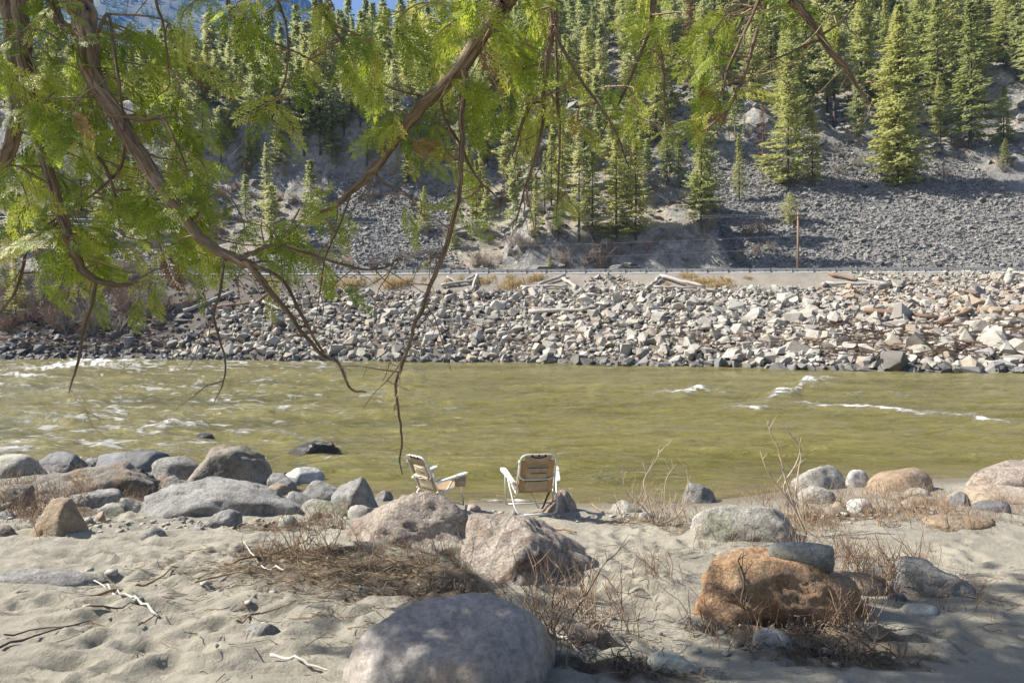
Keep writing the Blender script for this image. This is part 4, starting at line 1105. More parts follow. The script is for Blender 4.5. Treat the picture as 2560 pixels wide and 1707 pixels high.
BOULDERS = [
 # px0, px1, top, base, material, angular, rough, label, options
 (467, 687, 1127, 1232, 'greywarm', .75, .07, 'large flat-topped grey-brown boulder at the water edge on the left', dict(dep=.8, seed=11, level=5, pl=((-.12, -.1, 1, .66), (.12, -1, .12, .60), (-.85, -.25, .55, .66), (.9, -.2, .35, .74), (.5, -.8, .1, .7)))),
 (338, 756, 1213, 1316, 'grey', .25, .10, 'longest low grey boulder in front of the flat-topped one', dict(dep=.42, tilt=-.06, level=5)),
 (383, 515, 1149, 1218, 'grey', .55, .07, 'grey boulder with a bright left face left of the flat-topped one', dict()),
 (70, 390, 1165, 1262, 'greywarm', .4, .12, 'long cracked boulder slanting up to the right among red stems', dict(dep=.4, tilt=.16, level=5)),
 (258, 432, 1130, 1184, 'dark', .2, .08, 'smooth dark grey boulder at the back edge of the left shore', dict()),
 (95, 212, 1135, 1194, 'dark', .35, .08, 'dark blue-grey boulder with a notch at the far left shore', dict()),
 (-30, 110, 1143, 1214, 'pale', .3, .08, 'pale boulder half hidden by red stems at the far left', dict()),
 (100, 250, 1195, 1246, 'grey', .3, .1, 'low grey rock behind the brown boulder at left', dict()),
 (52, 216, 1248, 1375, 'brown', .6, .06, 'brown boulder with a round pit in its face', dict(dents=((-.12, -.95, .28, .13, .2),), dep=.75, seed=5, level=5, pl=((-.15, -.9, .45, .64), (.8, -.3, .2, .72), (-.7, .1, .7, .78), (.1, 0, 1, .9)))),
 (-40, 56, 1312, 1368, 'greywarm', .3, .08, 'grey rock cut by the left edge of the picture', dict()),
 (521, 604, 1273, 1341, 'grey', .15, .12, 'round rough grey stone casting a shadow on the sand', dict(bury=.45, dep=.95)),
 (332, 426, 1317, 1366, 'grey', .35, .10, 'oblong rough grey stone tilted on the sand', dict(tilt=.25, dep=.6)),
 (491, 549, 1339, 1366, 'pale', .2, .06, 'flat pale stone on the sand below the round rough one', dict()),
 (452, 486, 1332, 1352, 'green', .2, .05, 'small grey-green pebble left of the flat pale stone', dict(level=3)),
 (458, 517, 1309, 1334, 'grey', .3, .07, 'flat grey stone left of the round rough one', dict()),
 (427, 484, 1289, 1326, 'dark', .7, .05, 'angular dark grey stone against the longest low boulder', dict()),
 (580, 602, 1333, 1349, 'brown', .2, .05, 'tan pebble at the foot of the round rough stone', dict(level=3)),
 (690, 744, 1289, 1342, 'green', .2, .05, 'rounded green-grey stone right of the longest low boulder', dict(bury=.2)),
 (688, 818, 1174, 1224, 'white', .85, .04, 'white ridged rock with a dark right face at the water', dict(planes=5, seed=16, pl=((-.65, -.45, .6, .5), (.75, -.6, .3, .5), (0, .3, 1, .7)))),
 (810, 908, 1155, 1206, 'wet', .8, .06, 'dark brown pyramid rock standing in the shallows', dict(planes=5, seed=9, pl=((-.6, -.3, .7, .48), (.65, -.35, .65, .48)))),
 (722, 844, 1106, 1150, 'wet', .4, .14, 'wet black rock with white water round it in the river', dict(water=1, seed=4)),
 (494, 534, 1084, 1104, 'wet', .3, .08, 'tiny black rock tip far out in the left river', dict(water=1, level=3)),
 (742, 852, 1208, 1264, 'grey', .5, .09, 'grey slab right of the flat-topped boulder', dict()),
 (752, 890, 1256, 1312, 'pale', .45, .08, 'pale sloping slab leading down to the sand', dict(dep=.6, tilt=-.12)),
 (826, 964, 1190, 1284, 'grey', .75, .09, 'angular grey boulder left of the pink boulders at the water', dict(planes=6, seed=21, pl=((-.5, -.3, .8, .58), (.7, -.35, .6, .6), (.0, -1, -.05, .62)))),
 (934, 986, 1225, 1256, 'grey', .6, .09, 'small rough rock between the angular boulder and the left chair', dict()),
 (752, 844, 1274, 1328, 'brown', .5, .08, 'low brown rock below the pale sloping slab', dict()),
 (231, 270, 1277, 1334, 'peach', .3, .05, 'upright beige finger-shaped stone by the brown boulder', dict(dep=.9, tilt=.2)),
 (254, 327, 1266, 1308, 'pale', .8, .04, 'flat pale layered slab behind the beige finger stone', dict(flat=1)),
 (245, 294, 1328, 1350, 'pink', .3, .05, 'small reddish stone right of the brown boulder', dict(level=3)),
 (-20, 54, 1278, 1324, 'dark', .5, .1, 'blue-grey rock at left under the red stems', dict()),
 (28, 90, 1369, 1395, 'grey', .4, .08, 'small grey stone on the sand in front of the brown boulder', dict(level=3)),
 (-90, 252, 1428, 1500, 'grey', .2, .07, 'broad low slab half buried in the left sand', dict(dep=.42)),
 (610, 716, 1552, 1630, 'grey', .5, .04, 'smooth wedge-shaped stone alone on the foreground sand', dict(tilt=.1, dep=.6, planes=6, bury=.3)),
 (194, 240, 1291, 1338, 'green', .25, .05, 'dark green-grey stone tucked behind the brown boulder', dict()),
 (212, 256, 1148, 1178, 'dark', .5, .08, 'small dark rock between two boulders at the far left water', dict(level=3)),
 (620, 700, 1230, 1300, 'grey', .35, .08, 'grey rock filling the gap under the flat-topped boulder', dict(level=3)),
 (845, 1222, 1222, 1388, 'pink', .35, .12, 'big humped pink-grey boulder in front of the left chair', dict(dep=.6, tilt=.04, seed=44, level=5, pl=((-.75, -.4, .5, .74), (.95, -.25, .2, .84), (.3, -.75, .55, .72)), dents=((.15, -.9, .25, .28, .10), (.75, -.5, .2, .2, .12)), bury=.1)),
 (1135, 1482, 1280, 1512, 'pink', .42, .12, 'pinkish boulder sloping down right behind the smooth foreground one', dict(dep=1.35, tilt=-.15, seed=52, level=5, bury=.1, pl=((.5, -.15, .85, .62), (-.35, -.6, .75, .66), (.75, -.75, .25, .66)))),
 (860, 1414, 1515, 1790, 'smooth', .05, .035, 'huge smooth rounded boulder at the bottom centre', dict(dep=.8, level=5, seed=61, tilt=.03, pl=((-.05, -.25, 1, .70), (-.5, -.55, .6, .80), (.55, -.5, .55, .82)), dents=((-.35, -.75, .35, .22, .05), (-.25, -.9, -.1, .25, .07), (.2, -.9, .1, .22, .05)), bury=.1)),
 (1342, 1464, 1224, 1290, 'pink', .8, .05, 'pale pinkish rock with a dark right face beside the right chair', dict(planes=5, seed=23, dep=.7, pl=((-.6, -.5, .62, .55), (.8, -.5, .35, .5)))),
 (1526, 1606, 1254, 1286, 'pale', .75, .05, 'flat cream rock on the sand right of the chairs', dict(planes=6)),
 (1596, 1640, 1275, 1300, 'pale', .5, .05, 'small pale rock right of the flat cream rock', dict(level=3)),
 (1396, 1532, 1554, 1636, 'pink', .3, .08, 'low pinkish rock behind stems right of the huge smooth boulder', dict(tilt=-.1)),
 (1622, 1750, 1632, 1690, 'green', .25, .05, 'grey-green stone sunk in the sand at the bottom', dict(tilt=-.2)),
 (1730, 2016, 1256, 1372, 'pale', .3, .07, 'large pale boulder with green lichen behind the orange one', dict(dep=.6, level=5, tilt=-.06)),
 (1698, 1796, 1205, 1262, 'grey', .45, .1, 'rough grey rock standing in the water right of the chairs', dict()),
 (1718, 2140, 1366, 1578, 'orange', .35, .10, 'big rusty orange boulder with a cracked hollow face', dict(dep=.62, level=5, seed=73, tilt=-.05, dents=((-.32, -.85, -.15, .2, .24), (.1, -.95, -.28, .2, .18), (.45, -.85, -.2, .15, .07)), bury=.2)),
 (2224, 2424, 1401, 1508, 'grey', .35, .12, 'grey boulder with wavy grooves right of the orange one', dict(tilt=-.08, dep=.7)),
 (2248, 2346, 1508, 1546, 'green', .3, .04, 'flat teal-grey stone on the sand below the grooved boulder', dict()),
 (2076, 2218, 1434, 1494, 'pink', .25, .06, 'low reddish rock between the orange and the grooved boulders', dict()),
 (2316, 2500, 1289, 1333, 'brown', .15, .05, 'rusty rock top showing through the sand mound at right', dict(dep=.6)),
 (1976, 2124, 1164, 1230, 'pale', .35, .07, 'pale boulder left of the brown dome on the right shore', dict()),
 (2156, 2332, 1169, 1242, 'brown', .12, .05, 'brown dome-shaped boulder on the right shore', dict()),
 (2112, 2182, 1174, 1226, 'white', .45, .07, 'whitish rock wedged before the brown dome', dict()),
 (1988, 2084, 1216, 1264, 'pale', .3, .07, 'pale rounded rock below the pale boulder on the right shore', dict()),
 (2122, 2176, 1245, 1290, 'white', .1, .03, 'egg-shaped white stone among dry stems at right', dict(bury=.42, dep=.9)),
 (2082, 2126, 1254, 1280, 'brown', .2, .05, 'brown cobble left of the egg-shaped white stone', dict(level=3)),
 (2056, 2128, 1267, 1294, 'greywarm', .3, .05, 'flat grey-brown cobble in front of the brown cobble', dict(level=3)),
 (2425, 2640, 1153, 1242, 'pink', .2, .06, 'large rounded boulder at the right edge by the water', dict(dep=.7)),
 (2366, 2610, 1212, 1272, 'peach', .35, .08, 'long peach-coloured rock at the right edge', dict(dep=.4, tilt=-.05)),
 (2364, 2430, 1228, 1276, 'dark', .5, .07, 'dark slate rock at the left end of the peach rock', dict()),
 (2437, 2534, 1254, 1290, 'dark', .35, .07, 'dark low rock in front of the peach rock', dict()),
 (2535, 2640, 1142, 1190, 'grey', .3, .07, 'grey rock top at the far right edge of the water', dict()),
 (2244, 2330, 1240, 1272, 'brown', .25, .06, 'reddish cobble below the brown dome', dict(level=3)),
 (2224, 2272, 1236, 1258, 'pale', .2, .06, 'pale cobble right of the egg-shaped stone', dict(level=3)),
 (2266, 2330, 1219, 1250, 'pale', .25, .06, 'rounded pale cobble under the right end of the brown dome', dict(level=3)),
 (1872, 1988, 1575, 1630, 'pale', .2, .04, 'smooth pale stone on the sand below the orange boulder', dict()),
 (2224, 2272, 1482, 1508, 'dark', .4, .06, 'little dark stone at the foot of the grooved boulder', dict(level=3)),
 (185, 335, 1232, 1296, 'grey', .55, .09, 'grey rock under the nose of the long cracked boulder', dict()),
 (395, 480, 1196, 1252, 'greywarm', .5, .09, 'grey-brown rock left of the flat-topped boulder foot', dict()),
 (695, 800, 1232, 1296, 'grey', .5, .09, 'sloping grey rock at the right end of the longest low boulder', dict(tilt=-.15)),
 (872, 968, 1258, 1312, 'pale', .5, .08, 'pale cracked rock left of the humped pink boulder', dict()),
 (-15, 85, 1220, 1284, 'greywarm', .45, .09, 'grey-brown rock under the stems at the left edge', dict()),
 (296, 372, 1248, 1304, 'pale', .6, .07, 'blocky pale rock left of the longest low boulder', dict()),
 (655, 735, 1190, 1236, 'grey', .5, .08, 'grey rock between the flat-topped boulder and the white ridged rock', dict()),
]
tops = {}
for i, (x0, x1, yt, ybs, mk, ang_, rg, lab, op) in enumerate(BOULDERS):
    if x1 < 900 and ybs < 1322: yt -= .13 * (ybs - yt); dx_ = .05 * (x1 - x0); x0 -= dx_; x1 += dx_
    op = dict(op); seed = op.pop('seed', 400 + i); dep = op.pop('dep', .72)
    px = (x0 + x1) / 2
    if op.pop('water', 0):
        X, Y = water_xy(px, ybs - 6); p = np.array([X, Y, -.05])
    else:
        p = gpix(px, min(ybs - (ybs - yt) * .06, 1704))
        if ybs > 1707: p = gpix(px, 1690); p[1] -= .6
    wd = (x1 - x0) / FPX * p[1]
    for _ in range(3):
        Yc = p[1] + dep * wd * .5 * .8
        a = (x1 - x0) / FPX * Yc * .5 * 1.04; wd = 2 * a
        zt = CAMZ - (yt - CY) / FPX * Yc
    Xc = (px - CX) / FPX * Yc
    zg = float(sand_base(np.array([Xc]), np.array([Yc]))[0]) if p[2] > -.04 else -.05
    zg = min(zg, p[2] + .1)
    h = max(zt - zg, .05)
    lev = op.pop('level', 4)
    me = boulder_mesh('boulder', seed, a, a * dep, h, mk, ang_, rg, level=lev, **op)
    small = (x1 - x0) < 62
    o = link('stone' if small else 'boulder', me, None, (Xc, Yc, zg))
    tag(o, lab, 'stone' if small else 'boulder')
    tops[lab] = (Xc, Yc, zg + h, a, zg, o, a * dep)

# smaller rocks filling the gaps of the pile at left, and cobbles elsewhere on the shore
FR = np.random.default_rng(12)
for x0, x1, y0, y1, n, w0, w1, lab in ((-10, 330, 1185, 1290, 22, 34, 90, 'small rock filling a gap in the boulder pile at the far left'), (400, 900, 1205, 1315, 28, 26, 74, 'small rock filling a gap between the boulders left of the pink ones'), (200, 480, 1285, 1345, 12, 16, 40, 'cobble on the sand at the foot of the left boulders'),
        (620, 860, 1310, 1350, 9, 14, 36, 'cobble on the sand left of the humped pink boulder'), (1960, 2420, 1235, 1295, 18, 18, 46, 'cobble among the dry stems on the right shore'), (680, 900, 1185, 1215, 6, 24, 50, 'wet rock at the water edge by the white ridged rock')):
    for _ in range(n):
        px = FR.uniform(x0, x1); py = FR.uniform(y0, y1); p = gpix(px, py); a = FR.uniform(w0, w1) / FPX * p[1] * .5
        me = boulder_mesh('stone', int(FR.integers(1e6)), a, a * FR.uniform(.7, 1), a * FR.uniform(.7, 1.25), 'wet' if 'wet' in lab else str(FR.choice(['grey', 'greywarm', 'pale', 'pink', 'brown', 'dark'])), FR.uniform(.3, .8), .08, level=3, yaw=FR.uniform(0, 3))
        tag(link('stone', me, None, (p[0], p[1], p[2] - .01)), lab, 'stone', lab + ' group')
pb = MB()
for px, py, a, b, n in ((300, 1330, 1.6, .35, 160), (620, 1330, 1.2, .3, 130), (1550, 1300, .9, .3, 60), (2150, 1290, 1.3, .3, 120), (1200, 1290, 1.0, .25, 50), (500, 1500, 2.0, .8, 60), (1900, 1600, 1.2, .4, 50)):
    p = gpix(px, py); X = p[0] + FR.normal(0, a * .6, n); Y = p[1] + FR.normal(0, b * .7, n); Z = sand(X, Y)
    for x, y, z in zip(X, Y, Z):
        V, F = HULLS[FR.integers(14)]; s_ = FR.lognormal(math.log(.018), .5)
        pb.add(V * s_ * np.array([1.2, 1, .7]) + (x, y, z + s_ * .2), F, FR.random())
kind(pb.build('pebbles', M['riprap'], smooth=True), 'stuff')

# sand heaped against and scoured round the boulders
gme = bpy.data.objects['ground'].data
gz = GZ.copy()
for lab, (bx_, by_, zt_, a_, zg_, o_, bb) in tops.items():
    near = np.nonzero((np.abs(fx - bx_) < 2.2 * a_) & (np.abs(fy - by_) < 2.2 * a_))[0]
    if zg_ < 0: continue
    q = np.sqrt(((fx[near] - bx_) / a_) ** 2 + ((fy[near] - by_) / bb) ** 2)
    amp_ = min(.045, .06 * a_) * (.6 + .8 * noise(fx[near] * 2.2, fy[near] * 2.2, seed=77))
    gz[near] += amp_ * np.exp(-((q - .95) / .22) ** 2)
gme.vertices.foreach_set('co', np.stack([fx, fy, gz], 1).astype(np.float32).ravel()); gme.update()

# the green-grey drum of stone lying on the orange boulder
ox, oy, oz, oa, _, orange, _ = tops['big rusty orange boulder with a cracked hollow face']
P0, P1 = at(1920, 1372, oy - .02), at(2050, 1392, oy - .12)
ax = (P1 - P0) / np.linalg.norm(P1 - P0)
Ln = (2064 - 1918) / FPX * oy
D, F = ico(4)
V = D.copy()
x = V[:, 0]
rr = np.sqrt(V[:, 1] ** 2 + V[:, 2] ** 2) + 1e-6
prf = np.interp(x, [-1, -.93, -.75, -.3, .3, .8, .97, 1], [0, .42, .66, .86, .97, 1.0, .90, 0])
xx = np.clip(x * 1.25, -1, 1) * 1.0
prf = np.interp(xx, [-1, -.96, -.8, -.3, .3, .85, .985, 1], [.0, .38, .62, .84, .96, 1.0, .93, .82])
V = np.column_stack([xx, V[:, 1] / rr * prf * np.minimum(1, rr * 2.2), V[:, 2] / rr * prf * np.minimum(1, rr * 2.2)])
nn = 1 + .04 * fbm(V[:, 0] * 2, V[:, 1] * 2, V[:, 2] * 2, 4, 9)
V = V * nn[:, None] * np.array([Ln / 2, Ln * .235, Ln * .235])
V[:, 0] += np.where(xx > .98, .03 * fbm(V[:, 1] * 14, V[:, 2] * 14, oct=4, seed=4), 0)
Rm = np.array(Vector(ax).to_track_quat('X', 'Z').to_matrix())
cz = CAMZ - (1381 - CY) / FPX * oy
drum_loc = np.array([(1992 - CX) / FPX * oy, oy - .05, cz])
drum = link('stone', mesh_np('stone', V @ Rm.T, F, M['drum'], True), None, drum_loc)
tag(drum, 'green-grey drum-shaped stone lying on top of the orange boulder', 'stone')

# ------------------------------------------------------------------ folding beach chairs
def rrect(w, h, rad, n=5):
    pts = []
    for cx, cy, a0 in ((w / 2 - rad, h / 2 - rad, 0), (-w / 2 + rad, h / 2 - rad, 90), (-w / 2 + rad, -h / 2 + rad, 180), (w / 2 - rad, -h / 2 + rad, 270)):
        for k in range(n + 1):
            a = math.radians(a0 + 90 * k / n); pts.append((cx + rad * math.cos(a), cy + rad * math.sin(a)))
    return np.array(pts + [pts[0], pts[1]])
BT0, BT1 = np.array([0, -.02, .27]), np.array([0, -.25, .80])     # foot and head of the backrest, chair facing +Y
bdir = (BT1 - BT0) / np.linalg.norm(BT1 - BT0); bnor = np.array([0, -bdir[2], bdir[1]])   # points out of the back
def bp(x, s, o=0.0): return np.array([x, 0, 0]) + BT0 + bdir * s + bnor * o
BL = np.linalg.norm(BT1 - BT0)
def cloth(name, x0, x1, s0, s1, off, mat, parent, nx=8, ny=10, belly=.0, puff=0.0, thick=.006, seed=0, taper=1.0):
    u, v = np.meshgrid(np.linspace(0, 1, nx), np.linspace(0, 1, ny))
    u = u.ravel(); v = v.ravel()
    tp = 1 + (taper - 1) * v
    X = (x0 + x1) / 2 + (u - .5) * (x1 - x0) * tp; S = s0 + (s1 - s0) * v
    o = off + belly * np.sin(math.pi * u) + puff * (np.sin(math.pi * u) * np.sin(math.pi * v)) ** .4 + .004 * fbm(u * 5, v * 6, oct=3, seed=seed)
    Vf = np.array([bp(x, s, q) for x, s, q in zip(X, S, o)]); Vb = np.array([bp(x, s, q) for x, s, q in zip(X, S, np.full(len(X), off - thick))])
    f = grid_faces(ny, nx); nv = nx * ny
    edge = [i for i in range(nx)] + [nx * (j + 1) - 1 for j in range(1, ny)] + [nv - 2 - i for i in range(nx - 1)] + [nx * j for j in range(ny - 2, 0, -1)]
    sf = np.array([[edge[i], edge[(i + 1) % len(edge)], edge[(i + 1) % len(edge)] + nv, edge[i] + nv] for i in range(len(edge))])
    mb = MB(); mb.add(np.concatenate([Vf, Vb]), np.concatenate([f, f[:, ::-1] + nv, sf]))
    return mb.build(name, mat, parent)
def text_mesh(body, size):
    cu = bpy.data.curves.new('lettering', 'FONT'); cu.body = body; cu.size = size; cu.shear = .35; cu.align_x = 'CENTER'; cu.extrude = .0008; cu.resolution_u = 2
    o = bpy.data.objects.new('lettering_curve', cu); COL.objects.link(o)
    bpy.context.view_layer.update()
    me = bpy.data.meshes.new_from_object(o.evaluated_get(bpy.context.evaluated_depsgraph_get()))
    bpy.data.objects.remove(o); bpy.data.curves.remove(cu)
    me.materials.clear(); me.materials.append(M['black']); me.name = 'lettering'
    return me
TXT = text_mesh('Tommy Bahama', .034)
def beach_chair(loc, rz, label, rumpled, scale=1.0):
    r = empty('beach_chair', loc, rz, scale)
    tag(r, label, 'chair', 'beach chairs by the water')
    fm = M['frame']; back = .225
    # upper loop of the back frame
    mb = MB(); q = rrect(.46, .37, .085); mb.tube(np.array([bp(x, BL - .185 + y, .022) for x, y in q]), .0125, 8, caps=False); mb.build('back_loop', fm, r)
    for s in (-1, 1):
        mb = MB(); mb.tube(np.array([bp(s * .235, BL - .10, .012), bp(s * .238, BL - .25, .0), bp(s * .245, .12, 0), bp(s * .25, -.02, 0)]), .0125, 8); mb.build('back_upright', fm, r)
        mb = MB(); mb.box(bp(s * .236, BL - .11, .016), (.03, .03, .05)); mb.build('hinge', M['plastic'], r)
    # canvas
    cloth('backrest', -.222, .222, .0, BL - .09, -.002, M['canvas'], r, belly=.012, seed=1)
    hd = cloth('headrest', -.17, .17, BL - .12, BL + .005, .004, M['pocket'], r, belly=.01, seed=2)
    pm = M['cream'] if rumpled else M['pocket']
    pk = cloth('upper_pocket', -.155, .15, BL - .37, BL - .15, .006, pm, r, nx=12, ny=12, puff=.035, seed=3, taper=.97)
    mb = MB(); mb.tube(np.array([bp(x, BL - .175 - (.01 if rumpled else 0) * math.sin(x * 20), .050) for x in np.linspace(-.14, .14, 7)]), .0055, 5); mb.build('zip', M['black'], pk)
    to = link('lettering', TXT, pk)
    Rt = np.column_stack([[1, 0, 0], bdir, bnor]); to.matrix_local = Matrix(np.vstack([np.column_stack([Rt, bp(.01, BL - .27, .046)]), [0, 0, 0, 1]]).tolist())
    p2 = cloth('lower_pocket', -.165, .165, .015, .225, .006, pm, r, nx=12, ny=12, puff=.025, seed=5)
    mb = MB(); mb.tube(np.array([bp(x, .205 - .018 * math.sin((x + .15) / .3 * math.pi), .036) for x in np.linspace(-.15, .14, 9)]), .005, 5); mb.build('zip', M['black'], p2)
    mb = MB(); mb.tube(np.array([bp(-.145, .205, .034), bp(-.15, .16, .034)]), .004, 4); mb.build('zip_pull', M['black'], p2)
    if rumpled:
        for k in range(2):
            mb = MB(); x = np.linspace(-.16, .16, 9); mb.tube(np.array([bp(a, .21 + .03 * k + .012 * math.sin(a * 30 + k), .03) for a in x]), .018, 6); mb.build('rolled_cloth', M['cream'], r)
    mb = MB(); mb.tube(np.array([bp(x, BL - .012 - .03 * math.sin((x + .1) / .2 * math.pi), .034) for x in np.linspace(-.1, .1, 8)]), .008, 5); mb.build('carry_handle', M['black'], r)
    for x in (-.085, .0, .085):
        mb = MB(); mb.box(bp(x, BL - .004, .03), (.022, .022, .03)); mb.build('webbing_loop', M['black'], r)
    # seat
    u, v = np.meshgrid(np.linspace(-.24, .24, 7), np.linspace(0, 1, 7)); u = u.ravel(); v = v.ravel()
    mb = MB(); Vt = np.column_stack([u, -.02 + .47 * v, .27 + .05 * v - .035 * np.sin(math.pi * v) * (1 - (u / .24) ** 2)])
    mb.add(np.concatenate([Vt, Vt - [0, 0, .008]]), np.concatenate([grid_faces(7, 7), grid_faces(7, 7)[:, ::-1] + 49])); mb.build('seat', M['canvas'], r)
    for s in (-1, 1):
        mb = MB(); mb.tube(np.array([[s * .25, -.05, .26], [s * .25, .2, .275], [s * .25, .46, .325]]), .0125, 8); mb.build('seat_rail', fm, r)
        # arm: a flat tapered paddle rising towards the front
        yv = np.linspace(-.10, .42, 9); mb = MB()
        zc = .43 + .085 * np.interp(yv, [-.1, .42], [0, 1]); hw = np.interp(yv, [-.1, .1, .36, .42], [.018, .028, .042, .03])
        Va = np.concatenate([np.column_stack([s * .295 + sx * hw + s * .07 * np.interp(yv, [-.1, .42], [0, 1]), yv, zc + dz]) for sx, dz in ((-1, 0), (1, 0), (1, -.026), (-1, -.026))])
        k = np.arange(8); Fa = np.concatenate([np.stack([a * 9 + k, b_ * 9 + k, b_ * 9 + k + 1, a * 9 + k + 1], 1) for a, b_ in ((0, 1), (1, 2), (2, 3), (3, 0))])
        Fa = np.vstack([Fa, [[0, 27, 18, 9], [8, 17, 26, 35]]]); mb.add(Va, Fa); mb.build('armrest', M['plastic'], r, smooth=False)
        mb = MB(); mb.tube(np.array([[s * .345, .33, .485], [s * .33, .36, .26], [s * .32, .40, .02]]), .0115, 8); mb.build('front_leg', fm, r)
        mb = MB(); mb.tube(np.array([[s * .33, .22, .46], [s * .31, .10, .30], [s * .28, -.08, .10], [s * .25, -.15, .035], [s * .20, -.17, .014]]), .0125, 8); mb.build('rear_leg', fm, r)
    mb = MB(); mb.tube(np.array([[-.205, -.17, .014], [0, -.172, .012], [.205, -.17, .014]]), .0125, 8); mb.build('rear_foot_bar', fm, r)
    mb = MB(); mb.tube(np.array([[-.32, .40, .02], [0, .41, .014], [.32, .40, .02]]), .0115, 8); mb.build('front_foot_bar', fm, r)
    for x0, x1, mk in ((-.05, .06, 'cream'), (.20, .08, 'black')):
        mb = MB(); s = np.linspace(0, 1, 8); mb.tube(np.column_stack([x0 + (x1 - x0) * s, .02 - .05 * s, .26 - .20 * s ** .7 + .02 * np.sin(s * 6)]), .011, 4); mb.build('shoulder_strap', M[mk], r)
    # pouch hanging under the right arm
    mb = MB(); Rz = rotm(-.12, 0, 0); mb.box((.355, .31, .40), (.035, .19, .17), Rz); mb.box((.376, .31, .375), (.016, .16, .10), Rz); mb.build('arm_pouch', M['pocket'], r)
    return r
def chair_spot(px, py): p = gpix(px, py); p[2] = float(sand(np.array([p[0]]), np.array([p[1]]))[0]); return p
c1 = chair_spot(1338, 1300)
beach_chair((c1[0], c1[1] + .15, c1[2] + .02), math.radians(9), 'tan canvas beach chair seen square from behind, standing on open sand', False)
c2 = chair_spot(1070, 1298)
beach_chair((c2[0], c2[1] + .15, c2[2] + .02), math.radians(-46), 'beach chair turned right, half hidden behind the humped pink boulder', True, .87)

# ------------------------------------------------------------------ dry stems, sticks and litter on the sand
SR = np.random.default_rng(55)
def stems(n, spread, h0, h1, r0=.0048, side=3, lean=.26):
    mb = MB()
    for _ in range(n):
        b0 = np.array([SR.normal(0, spread), SR.normal(0, spread * .6), -.03]); h = SR.uniform(h0, h1)
        d = np.array([SR.normal(0, lean), SR.normal(0, lean), 1.0]); d /= np.linalg.norm(d); P = [b0]; k = 5
        for _k in range(k):
            P.append(P[-1] + d * h / k); d = d + SR.normal(0, .22, 3) + np.array([0, 0, .06]); d /= np.linalg.norm(d)
        P = np.array(P); r = r0 * SR.uniform(.6, 1.2)
        mb.tube(P, np.linspace(r, r * .45, k + 1) * SR.uniform(.85, 1.2, k + 1), 4, SR.random(), caps=False)
        for _s in range(SR.integers(0, side + 1)):
            i = SR.integers(1, k); e = d + SR.normal(0, .5, 3); e[2] = abs(e[2]); e /= np.linalg.norm(e); L = h * SR.uniform(.15, .4)
            mb.tube(np.array([P[i], P[i] + e * L * .5, P[i] + e * L + [0, 0, L * .15]]), [r * .6, r * .5, r * .3], 3, SR.random(), caps=False)
    return mb.data()
STEM = {}
for i, (n, sp, h0, h1) in enumerate(((9, .12, .2, .45), (14, .2, .15, .4), (6, .07, .25, .6), (22, .28, .12, .32), (4, .05, .3, .7))):
    V, F, T = stems(n, sp, h0, h1)
    for mk in ('stem', 'stemgrey'): STEM[(i, mk)] = mesh_np('dry_stems', V, F, M[mk], True, {'tint': T})
def stem_clump(px, py, i, s, label, group, mk='stem'):
    p = gpix(px, py); z = float(sand(np.array([p[0]]), np.array([p[1]]))[0])
    o = link('dry_stem_shrub', STEM[(i, mk)], None, (p[0], p[1], z), (0, 0, SR.uniform(0, 6.28)), s)
    tag(o, label, 'shrub', group)
for x0, x1, y0, y1, n, kinds_, s0, s1, lab, mk in (
    (-20, 220, 1190, 1330, 40, (0, 1, 2), .8, 1.2, 'red-brown dry stems in the thicket at the far left', 'stem'),
    (200, 400, 1220, 1290, 18, (1, 3), .7, 1.0, 'dry stems growing between the left boulders', 'stem'),
    (20, 120, 1330, 1380, 5, (2, 4), .6, .9, 'thin stems beside the brown pitted boulder', 'stem'),
    (670, 860, 1330, 1420, 12, (0, 1, 3), .7, 1.1, 'tangled dry stems at the left foot of the humped pink boulder', 'stem'),
    (870, 1160, 1370, 1450, 12, (0, 2, 3), .6, .95, 'dry stems on the litter in front of the pink boulders', 'stem'),
    (1290, 1600, 1500, 1680, 26, (2, 4), .7, 1.05, 'thin upright stems right of the huge smooth boulder', 'stem'),
    (1560, 1720, 1240, 1330, 10, (1, 3, 0), .8, 1.2, 'pale dry shrub left of the large pale boulder', 'stemgrey'),
    (1690, 1900, 1330, 1380, 7, (0, 2), .7, 1.0, 'stems in front of the large pale boulder', 'stem'),
    (1900, 2110, 1235, 1330, 24, (0, 1, 2), .7, 1.05, 'dense dry stems between the pale boulder and the egg stone', 'stem'),
    (2110, 2360, 1240, 1320, 34, (0, 1, 2), .6, .95, 'low dry stems below the brown dome boulder', 'stem'),
    (2360, 2560, 1280, 1325, 14, (0, 1), .5, .8, 'short dry stems by the dark rocks at the right edge', 'stem'),
    (1960, 2130, 1370, 1440, 14, (2, 4, 0), .7, 1.0, 'stems standing behind the orange boulder', 'stem'),
    (2100, 2330, 1400, 1500, 24, (2, 4, 0), .65, 1.0, 'stems round the grooved grey boulder', 'stem'),
    (2080, 2160, 1540, 1590, 9, (0, 2), .7, .95, 'stems at the right foot of the orange boulder', 'stem'),
    (2340, 2520, 1490, 1560, 5, (2, 4), .5, .7, 'sparse short stems on the sand at lower right', 'stem'),
    (1740, 1960, 1560, 1640, 7, (4, 2), .5, .8, 'sparse stems in front of the orange boulder', 'stem'),
    (1600, 1700, 1400, 1480, 4, (4, 2), .7, .95, 'thin stems left of the orange boulder', 'stem')):
    for _ in range(n):
        stem_clump(SR.uniform(x0, x1), SR.uniform(y0, y1), int(SR.choice(kinds_)), SR.uniform(s0, s1), lab, lab, mk)
